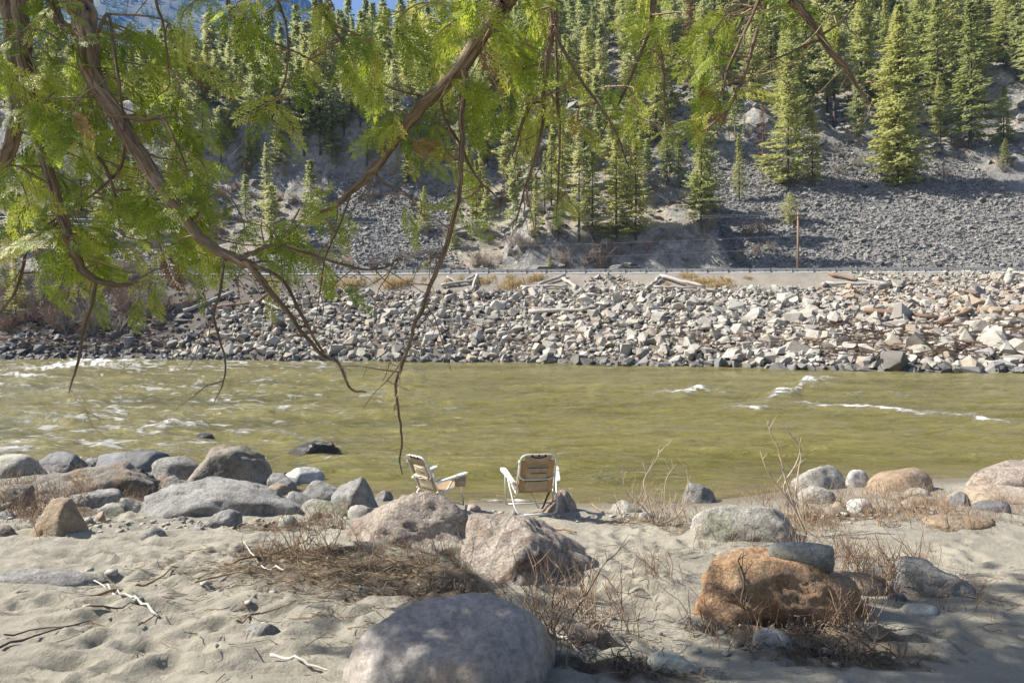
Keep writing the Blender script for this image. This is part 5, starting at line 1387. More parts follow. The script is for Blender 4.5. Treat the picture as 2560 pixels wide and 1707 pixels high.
# two taller forked shrubs
def forked(base, tips, r0, label, mk='stemgrey'):
    p = gpix(*base); mb = MB()
    for chain in tips:
        P = [np.array(p)] + [at(px, py, p[1] + dy) for px, py, dy in chain]
        Q = spline(np.array(P), 4); mb.tube(Q, np.linspace(r0, r0 * .35, len(Q)) * SR.uniform(.85, 1.15, len(Q)), 5, caps=False)
        for _ in range(7):
            i = SR.integers(3, len(Q)); e = np.array([SR.normal(0, .5), SR.normal(0, .3), .8]); L = SR.uniform(.05, .2)
            mb.tube(np.array([Q[i], Q[i] + e * L * .6, Q[i] + e * L]), [r0 * .4, r0 * .35, r0 * .2], 3, caps=False)
    tag(mb.build('dry_willow_shrub', M[mk], origin=p, loc=p), label, 'shrub')
forked((2020, 1345), [[(1985, 1270, 0), (1940, 1210, .05), (1915, 1170, .05), (1900, 1125, .1)], [(1980, 1260, .1), (1960, 1215, .1), (1990, 1160, .15), (2000, 1120, .1), (1975, 1085, .1), (1960, 1058, .1)], [(1985, 1265, 0), (1965, 1200, 0), (1945, 1120, 0), (1925, 1080, 0), (1922, 1050, 0)], [(1990, 1250, .1), (1996, 1180, .2), (2003, 1140, .2), (1998, 1100, .2)]], .012, 'tall forked bleached shrub reaching over the water at right')
forked((1640, 1320), [[(1610, 1270, 0), (1565, 1230, 0), (1555, 1160, 0)], [(1620, 1250, 0), (1610, 1200, .1), (1640, 1150, .1), (1648, 1130, .1)], [(1660, 1260, 0), (1665, 1200, 0), (1690, 1160, 0)], [(1700, 1280, 0), (1720, 1220, 0), (1716, 1170, .1)]], .009, 'spreading dry shrub at the water edge right of the chairs')
forked((1380, 1600), [[(1430, 1540, .1), (1475, 1470, .15), (1510, 1410, .2), (1542, 1382, .2)], [(1378, 1540, 0), (1385, 1480, 0), (1400, 1420, 0)]], .007, 'tall dark bare stem leaning right over the footprints', 'darkstick')
forked((1960, 1560), [[(1860, 1520, -.1), (1862, 1450, -.1), (1845, 1400, -.1)]], .012, 'dead stem leaning across the face of the orange boulder', 'darkstick')

def stick(pts, r, mk, label, lift=.012, n=4):
    P = np.array([gpix(x, y) for x, y in pts]); P = spline(P, n); P[:, :2] += SR.normal(0, .002, (len(P), 2))
    P[:, 2] = sand(P[:, 0], P[:, 1]) + r + lift
    P[:, 2] = np.maximum(P[:, 2], np.convolve(np.pad(P[:, 2], 5, 'edge'), np.ones(11) / 11, 'valid'))
    mb = MB(); mb.tube(P, np.linspace(r, r * .5, len(P)) * SR.uniform(.85, 1.15, len(P)), 6)
    o0 = P.mean(0)
    tag(mb.build('stick', M[mk], origin=o0, loc=o0), label, 'stick')
for pts, r, mk, lab in (
    ([(395, 1570), (345, 1538), (318, 1525), (294, 1523), (276, 1505), (245, 1479), (192, 1460)][::1], .010, 'bleached', 'crooked white stick trailing off the half buried slab'),
    ([(679, 1661), (727, 1678), (770, 1690), (830, 1702)], .011, 'bleached', 'white stick at the bottom edge below the wedge stone'),
    ([(218, 1519), (300, 1505), (356, 1492), (410, 1470), (444, 1452)], .013, 'stick', 'brown stick crossed by the crooked white stick'),
    ([(720, 1457), (680, 1450), (645, 1427), (610, 1386)], .010, 'bleached', 'pale curved stick at the left side of the litter'),
    ([(168, 1366), (245, 1335), (314, 1327)], .009, 'stick', 'long thin stick in front of the brown pitted boulder'),
    ([(590, 1600), (650, 1563), (740, 1532)], .008, 'stick', 'thin stick above the wedge stone'),
    ([(0, 1660), (107, 1622), (222, 1592)], .008, 'darkstick', 'dark stick across the lower left sand'),
    ([(12, 1632), (96, 1605), (200, 1590)], .006, 'darkstick', 'thin dark stick above the lower left one'),
    ([(224, 1562), (290, 1558), (360, 1544)], .008, 'darkstick', 'dark stick under the crooked white stick'),
    ([(486, 1490), (560, 1478), (630, 1472)], .010, 'stick', 'straight brown stick left of the litter'),
    ([(463, 1402), (520, 1412), (566, 1414)], .008, 'stick', 'bent brown stick on the rippled sand'),
    ([(346, 1599), (375, 1575), (405, 1555)], .006, 'darkstick', 'small dark twig on the lower left sand'),
    ([(560, 1440), (640, 1420), (730, 1385), (790, 1360)], .013, 'stick', 'long stick leading into the tangled stems'),
    ([(1360, 1600), (1400, 1612), (1460, 1650)], .012, 'bleached', 'pale stick beside the right flank of the huge smooth boulder'),
    ([(1945, 1530), (1975, 1550), (2010, 1566)], .006, 'bleached', 'pale twig against the orange boulder'),
    ([(1387, 1330), (1415, 1335), (1440, 1338)], .02, 'stick', 'short flat driftwood piece on the sand behind the pink boulders'),
    ([(2345, 1505), (2400, 1500), (2480, 1515), (2530, 1530)], .007, 'stick', 'arched twig on the sand at lower right'),
    ([(1480, 1268), (1505, 1282), (1530, 1288)], .012, 'stick', 'driftwood twigs at the water edge by the flat cream rock'),
    ([(1945, 1594), (1990, 1603), (2030, 1603)], .008, 'darkstick', 'dark twig below the orange boulder')):
    stick(pts, r, mk, lab)

lt, rt = MB(), MB()
for px, py, a, b, n in ((870, 1440, 1.0, .55, 900), (1010, 1460, .7, .4, 420), (760, 1400, .8, .35, 450), (700, 1340, .5, .2, 250), (640, 1450, .7, .3, 250), (120, 1290, .9, .5, 350), (320, 1270, .7, .3, 300), (2150, 1290, 1.2, .35, 450), (1850, 1335, .9, .3, 250), (1620, 1315, .5, .25, 200), (2060, 1600, .5, .2, 160), (1430, 1600, 1.0, .6, 150), (400, 1480, 1.8, .8, 260), (900, 1600, 1.5, .5, 160), (1600, 1420, 1.0, .6, 120), (2450, 1500, 1.2, .6, 120), (2250, 1480, 1.2, .5, 160)):
    p = gpix(px, py)
    X = p[0] + SR.normal(0, a * .55, n); Y = p[1] + SR.normal(0, b * .7, n); Z = sand(X, Y)
    for x, y, z in zip(X, Y, Z):
        L = SR.uniform(.015, .085); an = SR.normal(0, .7); d = np.array([math.cos(an), math.sin(an), SR.normal(0, .2)]) * L
        c0 = np.array([x, y, z + SR.uniform(.004, .03)])
        lt.tube(np.array([c0 - d, c0 + SR.normal(0, .006, 3), c0 + d]), SR.uniform(.0012, .0034), 3, SR.random(), caps=False)
kind(lt.build('plant_litter', M['litter'], smooth=False), 'stuff')
for px, py, a, b, n in ((2060, 1640, .30, .10, 190), (2140, 1665, .3, .08, 130), (1130, 1500, .4, .12, 160), (1790, 1575, .2, .05, 60), (1560, 1690, .35, .08, 130), (2030, 1585, .25, .05, 80)):
    p = gpix(px, py)
    X = p[0] + SR.normal(0, a * .6, n); Y = p[1] + SR.normal(0, b * .7, n); Z = sand(X, Y)
    for x, y, z in zip(X, Y, Z):
        c0 = np.array([x, y, z + .01]); P = [c0]
        for k in range(3): P.append(P[-1] + SR.normal(0, .028, 3) + [0, 0, .012 if k == 0 else -.008])
        rt.tube(np.array(P), SR.uniform(.0015, .0045), 3, SR.random(), caps=False)
kind(rt.build('root_mats', M['root'], smooth=False), 'stuff')

# ------------------------------------------------------------------ cedars hanging over the view
CR = np.random.default_rng(91)
def limb_mesh(name, P, R, n=9, rough=.10):
    P = np.asarray(P, float); m = len(P)
    T = np.gradient(P, axis=0); T /= np.linalg.norm(T, axis=1)[:, None] + 1e-9
    u = np.cross(T[0], (0.31, 0.85, .2)); u /= np.linalg.norm(u)
    s = np.concatenate([[0], np.cumsum(np.linalg.norm(np.diff(P, axis=0), axis=1))])
    a = np.arange(n) * 2 * math.pi / n
    ph = CR.uniform(0, 50)
    V = np.empty((m, n, 3))
    for i in range(m):
        u = u - T[i] * (u @ T[i]); u /= np.linalg.norm(u); w = np.cross(T[i], u)
        rr = R[i] * (1 + rough * noise(np.cos(a) * 1.5 + ph, np.sin(a) * 1.5, np.full(n, s[i] * 2.2), 7) + rough * .8 * noise(np.cos(a) * 3 + ph, np.sin(a) * 3, np.full(n, s[i] * 9), 9))
        V[i] = P[i] + (np.cos(a) * rr)[:, None] * u + (np.sin(a) * rr)[:, None] * w
    k = np.arange(n); k2 = (k + 1) % n
    F = np.concatenate([np.stack([i * n + k, i * n + k2, (i + 1) * n + k2, (i + 1) * n + k], 1) for i in range(m - 1)])
    F = np.concatenate([F[:, [0, 1, 2]], F[:, [0, 2, 3]], [[(m - 1) * n, (m - 1) * n + i, (m - 1) * n + i + 1] for i in range(1, n - 1)]])
    at_ = {'along': np.repeat(s, n), 'ca': np.tile(np.cos(a), m), 'sa': np.tile(np.sin(a), m)}
    return mesh_np(name, V.reshape(-1, 3), F, M['bark'], True, at_)

TL = np.array([-4.6, 3.3]); TRr = np.array([2.2, -1.6])
zL = float(sand_base(TL[:1], TL[1:])[0]); zR = float(sand_base(TRr[:1], TRr[1:])[0])
cedars = {'L': empty('cedar_tree', (TL[0], TL[1], zL)), 'R': empty('cedar_tree', (TRr[0], TRr[1], zR))}
tag(cedars['L'], 'cedar at the left edge whose thick limbs hang down across the picture', 'tree')
tag(cedars['R'], 'cedar overhead whose thin limbs hang down from the top of the picture', 'tree')
ORG = {'L': np.array([TL[0], TL[1], zL]), 'R': np.array([TRr[0], TRr[1], zR])}
for k, (x, y), z0, lean in (('L', TL, zL, .25), ('R', TRr, zR, -.3)):
    zz = np.linspace(-.3, 10.5, 26)
    P = np.column_stack([x + lean * (zz / 10) ** 2, y + 0 * zz, z0 + zz])
    link('trunk', limb_mesh('trunk', P - ORG[k], np.linspace(.36, .10, 26) * (1 + .5 * np.exp(-np.arange(26) / 1.5)), 14, .12), cedars[k])

LIMBS = [  # tree, attachment height on the trunk (or None: springs from another limb), points (px, py, depth), radii
 ('L', 5.6, [(180, -120, 3.85), (200, 0, 3.8), (207, 38, 3.8), (222, 145, 3.75), (245, 214, 3.7), (283, 275, 3.65), (318, 337, 3.6), (356, 398, 3.58), (398, 459, 3.55), (452, 528, 3.52), (498, 592, 3.5), (543, 626, 3.5), (597, 653, 3.5), (628, 665, 3.5), (674, 726, 3.5), (727, 791, 3.52), (762, 841, 3.55), (811, 890, 3.6), (846, 906, 3.6), (861, 940, 3.6), (880, 975, 3.62), (915, 980, 3.62)], [.085, .080, .076, .066, .058, .054, .050, .045, .041, .037, .034, .032, .030, .026, .017, .015, .0135, .012, .010, .0085, .007, .004]),
 ('L', 4.9, [(35, -60, 3.9), (50, 0, 3.9), (58, 110, 3.85), (69, 214, 3.8), (88, 291, 3.75), (100, 364, 3.75), (126, 440, 3.7), (145, 517, 3.7), (161, 565, 3.7), (180, 615, 3.68), (203, 672, 3.65), (237, 699, 3.65), (275, 710, 3.65), (330, 712, 3.68)], [.05, .048, .045, .042, .040, .036, .034, .032, .031, .030, .027, .022, .017, .010]),
 ('L', 5.2, [(10, -60, 4.1), (25, 0, 4.1), (30, 80, 4.05), (40, 200, 4.0), (50, 280, 4.0), (25, 365, 4.0), (-5, 430, 4.0)], [.062, .06, .058, .055, .048, .045, .042]),
 ('L', None, [(205, 75, 3.8), (165, 68, 3.85), (140, 30, 3.9), (122, -40, 3.95), (110, -120, 3.95)], [.034, .034, .03, .03, .028]),
 ('L', None, [(241, 704, 3.65), (230, 760, 3.6), (210, 825, 3.6), (195, 902, 3.6), (180, 952, 3.6), (172, 984, 3.6)], [.011, .010, .009, .008, .006, .003]),
 ('L', None, [(145, 557, 3.7), (77, 603, 3.6), (57, 672, 3.6), (34, 737, 3.6), (-10, 790, 3.6)], [.011, .010, .009, .008, .007]),
 ('L', None, [(299, 290, 3.65), (352, 299, 3.5), (406, 299, 3.45), (429, 337, 3.4), (452, 383, 3.4), (470, 430, 3.4)], [.013, .011, .010, .008, .006, .004]),
 ('L', None, [(597, 650, 3.5), (670, 615, 3.45), (727, 619, 3.4), (804, 645, 3.4), (900, 672, 3.4), (965, 668, 3.4), (995, 645, 3.4), (1005, 655, 3.4)], [.012, .010, .009, .008, .007, .005, .004, .003]),
 ('L', None, [(628, 662, 3.5), (658, 672, 3.45), (708, 703, 3.45), (746, 772, 3.45), (785, 844, 3.5), (812, 888, 3.58)], [.013, .012, .011, .010, .009, .007]),
 ('L', None, [(563, 640, 3.5), (551, 722, 3.45), (536, 787, 3.45), (547, 844, 3.45), (563, 902, 3.45), (559, 952, 3.45), (536, 1005, 3.45)], [.009, .008, .007, .006, .005, .004, .0025]),
 ('L', None, [(222, 140, 3.75), (268, 35, 3.7), (283, 115, 3.6), (302, 245, 3.55), (310, 330, 3.55)], [.012, .01, .009, .008, .005]),
 ('L', 5.4, [(380, -60, 3.6), (390, 0, 3.6), (410, 77, 3.6), (421, 172, 3.6)], [.011, .010, .008, .005]),
 ('L', None, [(318, 337, 3.6), (300, 420, 3.7), (240, 480, 3.75), (150, 540, 3.8), (60, 610, 3.8)], [.012, .010, .009, .008, .006]),
 ('L', None, [(100, 364, 3.75), (180, 350, 3.7), (250, 400, 3.7), (280, 460, 3.7), (300, 560, 3.7)], [.014, .012, .010, .009, .006]),
 ('R', 5.6, [(1310, -90, 2.9), (1263, 0, 3.0), (1237, 42, 3.05), (1202, 92, 3.1), (1156, 165, 3.15), (1118, 210, 3.2), (1057, 264, 3.25), (1015, 318, 3.3), (980, 364, 3.35), (950, 409, 3.4), (911, 448, 3.45), (873, 482, 3.5), (840, 515, 3.5), (800, 532, 3.5)], [.05, .046, .044, .042, .040, .036, .033, .030, .027, .024, .022, .020, .017, .011]),
 ('R', None, [(1160, 168, 3.15), (1164, 214, 3.1), (1154, 287, 3.1), (1156, 344, 3.1), (1152, 421, 3.1), (1145, 498, 3.12), (1118, 607, 3.15), (1095, 668, 3.15), (1068, 733, 3.2), (1057, 775, 3.2), (1037, 810, 3.2), (1026, 852, 3.22), (1014, 887, 3.22), (1001, 925, 3.25), (991, 959, 3.25), (993, 1005, 3.25), (1001, 1060, 3.25), (1005, 1110, 3.25), (999, 1150, 3.25), (1006, 1186, 3.25)], [.020, .018, .016, .0155, .015, .0145, .0135, .0125, .0115, .011, .010, .0095, .009, .0085, .008, .007, .006, .005, .004, .0025]),
 ('R', 5.3, [(1386, -60, 3.2), (1384, 0, 3.2), (1378, 77, 3.2), (1367, 153, 3.2), (1359, 249, 3.2), (1355, 325, 3.2), (1330, 420, 3.2), (1310, 480, 3.2), (1290, 560, 3.2)], [.022, .02, .019, .017, .014, .010, .008, .006, .003]),
 ('R', 5.2, [(1390, -60, 3.0), (1390, 0, 3.0), (1393, 92, 3.0), (1424, 153, 3.0), (1462, 214, 3.0), (1500, 268, 3.0), (1539, 329, 3.0), (1573, 421, 3.0)], [.012, .011, .010, .009, .008, .007, .006, .003]),
 ('R', 5.5, [(1642, -60, 3.2), (1634, 0, 3.2), (1627, 77, 3.2), (1646, 126, 3.2), (1657, 161, 3.2), (1661, 249, 3.2), (1665, 318, 3.2)], [.018, .017, .015, .013, .010, .006, .003]),
 ('R', None, [(1627, 77, 3.2), (1619, 92, 3.18), (1589, 165, 3.15), (1546, 260, 3.15), (1523, 298, 3.15), (1500, 345, 3.15)], [.010, .009, .008, .006, .005, .003]),
 ('R', 5.4, [(1925, -60, 3.3), (1916, 0, 3.3), (1890, 84, 3.3), (1867, 168, 3.3), (1851, 214, 3.3), (1821, 275, 3.3), (1798, 325, 3.3)], [.015, .014, .012, .010, .008, .006, .003]),
 ('R', 5.1, [(1905, -60, 3.1), (1897, 0, 3.1), (1851, 100, 3.1), (1817, 180, 3.1), (1809, 240, 3.1)], [.010, .009, .008, .006, .003]),
 ('R', 5.6, [(1950, -80, 3.0), (1981, 0, 3.0), (2004, 27, 3.0), (2035, 69, 3.0), (2077, 130, 3.0), (2119, 176, 3.0), (2146, 222, 3.0), (2184, 270, 3.0)], [.024, .022, .020, .018, .016, .013, .009, .004]),
 ('R', None, [(2055, 100, 3.0), (2020, 110, 3.0), (1960, 140, 3.0), (1915, 155, 3.0)], [.007, .006, .005, .003]),
 ('R', None, [(2060, 85, 3.0), (2100, 55, 3.0), (2128, 25, 3.0), (2145, -10, 3.0)], [.006, .005, .004, .004]),
 ('R', 5.2, [(565, -60, 3.4), (570, 0, 3.4), (585, 57, 3.4), (650, 96, 3.4), (720, 122, 3.4), (804, 165, 3.4)], [.011, .010, .009, .008, .006, .003]),
 ('R', 5.5, [(795, -40, 3.3), (804, 23, 3.3), (842, 84, 3.3), (888, 153, 3.3), (946, 203, 3.3), (1003, 230, 3.3), (1064, 241, 3.3)], [.013, .012, .011, .010, .009, .007, .004]),
 ('R', 5.3, [(690, -40, 3.3), (696, 0, 3.3), (719, 88, 3.3), (716, 184, 3.3), (696, 237, 3.3), (660, 285, 3.3)], [.008, .007, .006, .006, .005, .003]),
 ('R', 5.4, [(1175, -40, 3.4), (1172, 20, 3.4), (1168, 100, 3.35), (1165, 160, 3.2)], [.02, .018, .016, .012]),
 ('R', None, [(1100, 235, 3.22), (1112, 300, 3.2), (1150, 360, 3.3), (1190, 440, 3.3), (1245, 500, 3.3), (1250, 545, 3.3)], [.010, .009, .008, .007, .005, .003]),
 ('R', None, [(1359, 249, 3.2), (1330, 260, 3.2), (1310, 300, 3.2), (1280, 390, 3.2)], [.012, .011, .008, .004]),
 ('R', None, [(935, 430, 3.42), (960, 460, 3.4), (1010, 480, 3.4), (1040, 512, 3.4)], [.007, .006, .005, .003]),
 ('R', None, [(880, 478, 3.48), (850, 560, 3.45), (815, 640, 3.45), (800, 730, 3.45), (790, 800, 3.45)], [.007, .006, .005, .004, .002]),
 ('R', None, [(1367, 153, 3.2), (1260, 190, 3.2), (1215, 230, 3.2), (1150, 250, 3.2)], [.008, .007, .005, .003]),
 ('R', None, [(1385, 20, 3.2), (1395, 250, 3.15), (1400, 340, 3.15), (1395, 470, 3.15), (1390, 560, 3.15)], [.010, .009, .007, .005, .003]),
]
limb_pts = {'L': [], 'R': []}
for tr, za, pts, rad in LIMBS:
    P = np.array([np.append(at(x, y, d), r) for (x, y, d), r in zip(pts, rad)])
    if za is not None:
        base = np.array([*(TL if tr == 'L' else TRr), za + (zL if tr == 'L' else zR)])
        top = P[0, :3]; d = P[0, :3] - P[1, :3]; d /= np.linalg.norm(d)
        mid1 = top + d * .5 * np.linalg.norm(base - top) * .5
        mid1[2] = max(mid1[2], top[2] + .25); midp = (mid1 + base) / 2 + np.array([0, 0, .25])
        r0 = P[0, 3]
        pre = np.array([np.append(base, r0 * 1.5), np.append(midp, r0 * 1.3), np.append(mid1, r0 * 1.12)])
        P = np.vstack([pre, P])
    Q = spline(P, 6)
    Q[:, :3] += np.column_stack([noise(np.arange(len(Q)) * .5, np.full(len(Q), s_ + P[0, 0] * 7), seed=s_) for s_ in (1, 2, 3)]) * (Q[:, 3:4] * .25 + .002)
    big = rad[0] > .02
    link('limb' if big else 'branch', limb_mesh('limb', Q[:, :3] - ORG[tr], np.maximum(Q[:, 3] * (.84 if big else .9), .002), 12 if big else 6), cedars[tr])
    limb_pts[tr].append(Q)
LP = {k: np.vstack(v) for k, v in limb_pts.items()}

def spray(seed, nb=9, fine=True):
    """one flat frond of scale leaves, 1 unit long, along +X, drooping"""
    r = np.random.default_rng(seed); V, F, T = [], [], []
    bend = r.uniform(.12, .35); sweep = r.uniform(-.12, .12)
    def drop(p): return np.array([p[0], p[1] + sweep * p[0] ** 2, -bend * p[0] ** 2 - .22 * p[1] ** 2 + p[2]])
    def leaf(p, d, L, w, t):
        s = np.array([-d[1], d[0], 0]); i = len(V)
        for q in (p - s * w * .55, p + d * L * .3 - s * w, p + d * L, p + d * L * .3 + s * w): V.append(drop(q + np.array([0, 0, r.normal(0, .003)]))); T.append(t)
        F.append((i, i + 1, i + 2)); F.append((i, i + 2, i + 3))
    for k in range(6): leaf(np.array([k / 6, 0, 0]), np.array([1., 0, 0]), .2, .010, .3)
    for k in range(nb):
        for sg in (-1, 1):
            t = (k + .5 + .25 * sg) / nb
            if r.random() < .06: continue
            L = (.42 * (1 - t) ** .8 + .07) * min(1, .55 + t * 2.5) * r.uniform(.8, 1.15)
            an = sg * math.radians(r.uniform(34, 50)); d = np.array([math.cos(an), math.sin(an), 0.0]); p = np.array([t, 0, 0])
            tt_ = r.random()
            m_ = max(2, int(L / (.080 if fine else .13)))
            leaf(p, d, L, .015 if fine else .03, tt_)
            for j in range(1, m_ + 1):
                f = j / (m_ + .6)
                for s2 in (-1, 1):
                    a2 = an + s2 * math.radians(r.uniform(24, 36)); d2 = np.array([math.cos(a2), math.sin(a2), 0.0])
                    leaf(p + d * L * f, d2, (.135 if fine else .15) * (1.15 - .6 * f) * r.uniform(.8, 1.2), .0125 if fine else .035, tt_ * .7 + r.random() * .3)
    return np.array(V), np.array(F), np.array(T)
SPR = [spray(900 + i, 8 + i % 3) for i in range(8)]
SPRM = [mesh_np('leaf_spray', V, F, M['cedar'], False, {'tint': T}) for V, F, T in SPR]
SPRD = [mesh_np('leaf_spray', V, F, M['cedardead'], False, {'tint': T}) for V, F, T in SPR[:3]]
twigs = {'L': MB(), 'R': MB()}; extra = {'L': MB(), 'R': MB()}; count = {'L': 0, 'R': 0}
jobs = []
def put_twig(tr, target, nsp, size, dead=0.0, spread=.10):
    A = LP[tr]
    dd = np.linalg.norm(A[:, :3] - target, axis=1) + .9 * np.maximum(target[2] - A[:, 2], 0) + CR.uniform(0, .12, len(A))
    S = A[np.argmin(dd), :3]
    mid_ = (S + target) / 2 + CR.normal(0, .05, 3) + np.array([0, 0, .10 * np.linalg.norm(S - target)])
    end = target + np.array([CR.normal(0, .04), CR.normal(0, .04), -.08])
    Q = spline(np.array([S, mid_, target, end]), 4)
    twigs[tr].tube(Q - ORG[tr], np.linspace(.006, .0018, len(Q)), 4, CR.random(), caps=False)
    for _ in range(nsp):
        i = CR.integers(3, len(Q)); p = Q[i] + CR.normal(0, .01, 3)
        tang = Q[i] - Q[i - 1]; tang /= np.linalg.norm(tang) + 1e-6
        ax = tang * .5 + np.array([CR.normal(0, .55), CR.normal(0, .45), -.42 + CR.normal(0, .3)]); ax /= np.linalg.norm(ax)
        nrm = np.array([CR.normal(0, .5), -.75, .55 + CR.normal(0, .4)]); nrm -= ax * (nrm @ ax); nrm /= np.linalg.norm(nrm)
        L = size * CR.uniform(.6, 1.2)
        Rm = np.column_stack([ax, np.cross(nrm, ax), nrm])
        jobs.append((L / p[1], tr, p, Rm, L, CR.random() < dead * .45))
FOL = [  # tree, px0, px1, py0, py1, depth0, depth1, twigs, sprays each, size, dead share
 ('L', 0, 200, 0, 140, 3.4, 4.4, 13, 3, .27, .02), ('L', 0, 110, 120, 300, 3.3, 4.3, 12, 3, .27, .04), ('L', 100, 330, 60, 260, 3.6, 4.4, 12, 3, .25, .04), ('L', 0, 180, 270, 480, 3.3, 4.4, 14, 3, .25, .04), ('L', 110, 330, 250, 430, 3.7, 4.5, 14, 3, .25, .06),
 ('L', 0, 200, 440, 640, 3.3, 4.3, 18, 3, .24, .03), ('L', 180, 360, 420, 640, 3.5, 4.4, 14, 3, .23, .06), ('L', 0, 250, 620, 735, 3.4, 4.2, 13, 3, .22, .02), ('L', 250, 480, 560, 700, 3.5, 4.3, 13, 3, .21, .03), ('L', 280, 500, 680, 780, 3.4, 4.0, 7, 2, .19, .04),
 ('L', 300, 480, 60, 200, 3.5, 4.2, 8, 3, .25, .04), ('L', 270, 480, 170, 330, 3.2, 3.9, 11, 3, .25, .02), ('L', 350, 560, 280, 440, 3.2, 3.9, 10, 3, .24, .02), ('L', 400, 600, 420, 540, 3.2, 3.8, 10, 3, .25, .0), ('L', 480, 640, 470, 560, 3.2, 3.7, 7, 3, .24, .0),
 ('L', 560, 800, 540, 660, 3.2, 3.8, 15, 3, .22, .02), ('L', 640, 830, 620, 730, 3.3, 3.8, 9, 3, .19, .04), ('L', 470, 560, 640, 760, 3.4, 3.9, 4, 2, .2, .1), ('L', 390, 470, 560, 640, 3.2, 3.6, 4, 2, .3, .0),
 ('R', 330, 480, 0, 90, 3.3, 4.0, 5, 3, .24, .05), ('R', 540, 740, 0, 110, 3.0, 3.7, 9, 3, .27, .02), ('R', 600, 730, 255, 320, 3.1, 3.4, 4, 3, .24, .0), ('R', 760, 960, 0, 130, 3.0, 3.7, 9, 3, .27, .03), ('R', 780, 930, 130, 250, 3.0, 3.6, 7, 3, .26, .02),
 ('R', 900, 1060, 60, 230, 3.0, 3.7, 9, 3, .25, .05), ('R', 1040, 1260, 0, 130, 2.9, 3.6, 12, 3, .25, .03), ('R', 1060, 1280, 120, 260, 3.0, 3.6, 11, 3, .24, .05), ('R', 940, 1080, 240, 360, 3.1, 3.6, 6, 3, .22, .05), ('R', 1090, 1260, 250, 420, 3.1, 3.6, 9, 3, .21, .08),
 ('R', 1010, 1200, 400, 540, 3.2, 3.6, 7, 2, .2, .12), ('R', 1250, 1450, 0, 180, 2.9, 3.5, 11, 3, .25, .03), ('R', 1290, 1430, 170, 350, 3.0, 3.5, 8, 3, .22, .05), ('R', 1350, 1420, 440, 600, 3.1, 3.3, 4, 3, .19, .15), ('R', 1480, 1640, 0, 160, 2.9, 3.5, 8, 3, .24, .03), ('R', 1560, 1700, 120, 260, 3.0, 3.5, 5, 2, .2, .06),
 ('R', 1660, 1920, 0, 130, 3.0, 3.6, 12, 3, .24, .05), ('R', 1720, 1900, 120, 260, 3.0, 3.5, 7, 3, .22, .08), ('R', 1680, 1820, 240, 390, 3.1, 3.5, 5, 2, .2, .12), ('R', 2000, 2140, 20, 90, 2.9, 3.1, 2, 2, .16, .2), ('R', 1900, 1990, 0, 60, 3.0, 3.4, 3, 2, .22, .0), ('R', 820, 900, 560, 640, 3.4, 3.6, 2, 2, .17, .3), ('R', 1420, 1480, 330, 420, 3.0, 3.2, 2, 2, .18, .2)]
for tr, x0, x1, y0, y1, d0, d1, n, ns, size, dead in FOL:
    if tr == 'L' and x0 >= 250: d0, d1 = max(d0, 3.5), max(d1, 4.2)
    open_ = .55 if 560 < (x0 + x1) / 2 < 1010 and y1 < 440 else .8 if tr == 'R' else 1.0
    for _ in range(max(1, int(n * (.52 if tr == 'L' else .45) * open_ + CR.random() * .6))): put_twig(tr, at(CR.uniform(x0, x1), CR.uniform(y0, y1) - 25, CR.uniform(d0, d1)), ns + 1, size, dead)
# bare twiglets along the limbs
for tr in 'LR':
    for Q in limb_pts[tr]:
        for _ in range(max(2, len(Q) // 5)):
            i = CR.integers(len(Q) // 5, len(Q)); p = Q[i, :3]
            if p[1] < 2.5 or (p[2] < 2.6 and CR.random() < .75): continue
            d = np.array([CR.normal(0, .8), CR.normal(0, .5), -.5 + CR.normal(0, .5)]); d /= np.linalg.norm(d); L = CR.uniform(.08, .38) * (1.4 if Q[i, 3] > .02 else 1)
            P = [p]
            for k in range(4): P.append(P[-1] + d * L / 4); d = d + CR.normal(0, .25, 3) + [0, 0, -.12]; d /= np.linalg.norm(d)
            twigs[tr].tube(np.array(P) - ORG[tr], np.linspace(.0042, .0015, 5), 3, CR.random(), caps=False)
            e = P[2] + np.array([CR.normal(0, .5), CR.normal(0, .3), -.3]) * L * .5
            twigs[tr].tube(np.array([P[2], e]) - ORG[tr], [.0022, .0012], 3, CR.random(), caps=False)
jobs.sort(key=lambda j: -j[0])
for _, tr, p, Rm, L, dead in jobs:
    q = p - ORG[tr]
    if count[tr] < 300:
        count[tr] += 1
        me = SPRD[CR.integers(3)] if dead else SPRM[CR.integers(8)]
        o = bpy.data.objects.new('leaf_spray', me); COL.objects.link(o); o.parent = cedars[tr]
        o.matrix_local = Matrix(np.vstack([np.column_stack([Rm * L, q]), [0, 0, 0, 1]]).tolist())
    else:
        V, F, T = SPR[CR.integers(8)]
        extra[tr].add((V * L) @ Rm.T + q, F, T * .6 + CR.random() * .4)
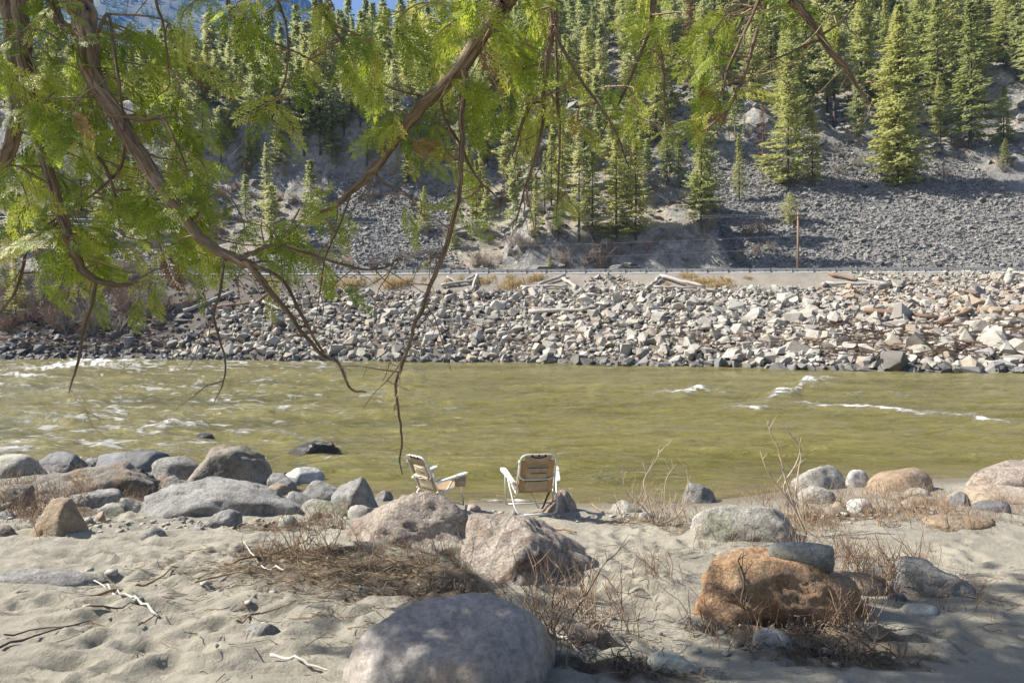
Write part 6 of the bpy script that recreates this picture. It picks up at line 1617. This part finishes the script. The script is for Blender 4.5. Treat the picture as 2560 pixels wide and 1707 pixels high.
# the crown above and beside the view
HI = [spray(950 + i, 8, False) for i in range(3)]
for tr, spots in (('L', [(-6.1, 4.9, 6.4), (-6.7, 7.6, 6.0), (-4.6, 5.6, 6.7), (-4.2, 5.3, 7.2), (-5.0, 5.4, 8.0), (-4.3, 5.1, 8.3), (-3.7, 5.0, 7.6), (-6.9, 6.2, 6.2), (-4.8, 4.6, 7.3), (-3.3, 7.0, 7.3), (-4.0, 6.2, 7.3), (-5.6, 5.3, 7.4)]), ('R', [(1.2, -1.0, 7.2), (2.6, .2, 7.0), (3.4, -1.4, 7.6), (1.0, 1.0, 6.4), (3.2, 1.6, 6.6), (2.0, -2.6, 8.4), (-.6, 1.6, 5.9)])):
    for sp in spots:
        sp = np.array(sp); x, y = TL if tr == 'L' else TRr; z0 = ORG[tr][2]
        A = np.array([x, y, min(sp[2] - .6, 9.5)]); Q = spline(np.array([np.append(A, .05), np.append((A + sp) / 2 + [0, 0, .25], .035), np.append(sp, .012)]), 6)
        link('branch', limb_mesh('branch', Q[:, :3] - ORG[tr], Q[:, 3], 6), cedars[tr])
        for _ in range(20 if tr == 'L' else 12):
            c0 = Q[CR.integers(5, len(Q)), :3] + CR.normal(0, .36, 3) * np.array([1, 1, .6])
            c0[2] = max(c0[2], 2.95 + .5 * max(c0[1], 0)) if abs(c0[0]) < .8 * c0[1] + .6 else c0[2]
            twigs[tr].tube(np.array([Q[len(Q) // 2, :3] * .3 + sp * .7, c0]) - ORG[tr], [.006, .003], 3, caps=False)
            for _k in range(2):
                V, F, T = HI[CR.integers(3)]; ax = CR.normal(0, .6, 3) + [0, 0, -.3]; ax /= np.linalg.norm(ax)
                nrm = CR.normal(0, .5, 3) + [0, 0, 1]; nrm -= ax * (nrm @ ax); nrm /= np.linalg.norm(nrm)
                extra[tr].add((V * CR.uniform(.3, .5)) @ np.column_stack([ax, np.cross(nrm, ax), nrm]).T + c0 - ORG[tr], F, T)
for tr in 'LR':
    kind(twigs[tr].build('fine_twigs', M['darkstick'] if tr == 'X' else M['stick'], cedars[tr]), 'stuff')
    kind(extra[tr].build('foliage', M['cedar'], cedars[tr], smooth=False), 'stuff')

# ------------------------------------------------------------------ haze
hz = MB(); x0, x1, y0, y1, z0, z1 = -1100 * KM - 40, 500 * KM + 40, -200, 1030 * KM + 40, -16, 530 * KM
hz.box(((x0 + x1) / 2, (y0 + y1) / 2, (z0 + z1) / 2), (x1 - x0, y1 - y0, z1 - z0))
hm = bpy.data.materials.new('haze'); hm.use_nodes = True
ht = hm.node_tree
for n_ in list(ht.nodes):
    if n_.type != 'OUTPUT_MATERIAL': ht.nodes.remove(n_)
pv = ht.nodes.new('ShaderNodeVolumePrincipled')
pv.inputs['Color'].default_value = (.12, .36, 1.0, 1)
pv.inputs['Density'].default_value = .00010
ht.links.new(pv.outputs[0], ht.nodes['Material Output'].inputs['Volume'])
kind(hz.build('haze', hm, smooth=False), 'stuff')
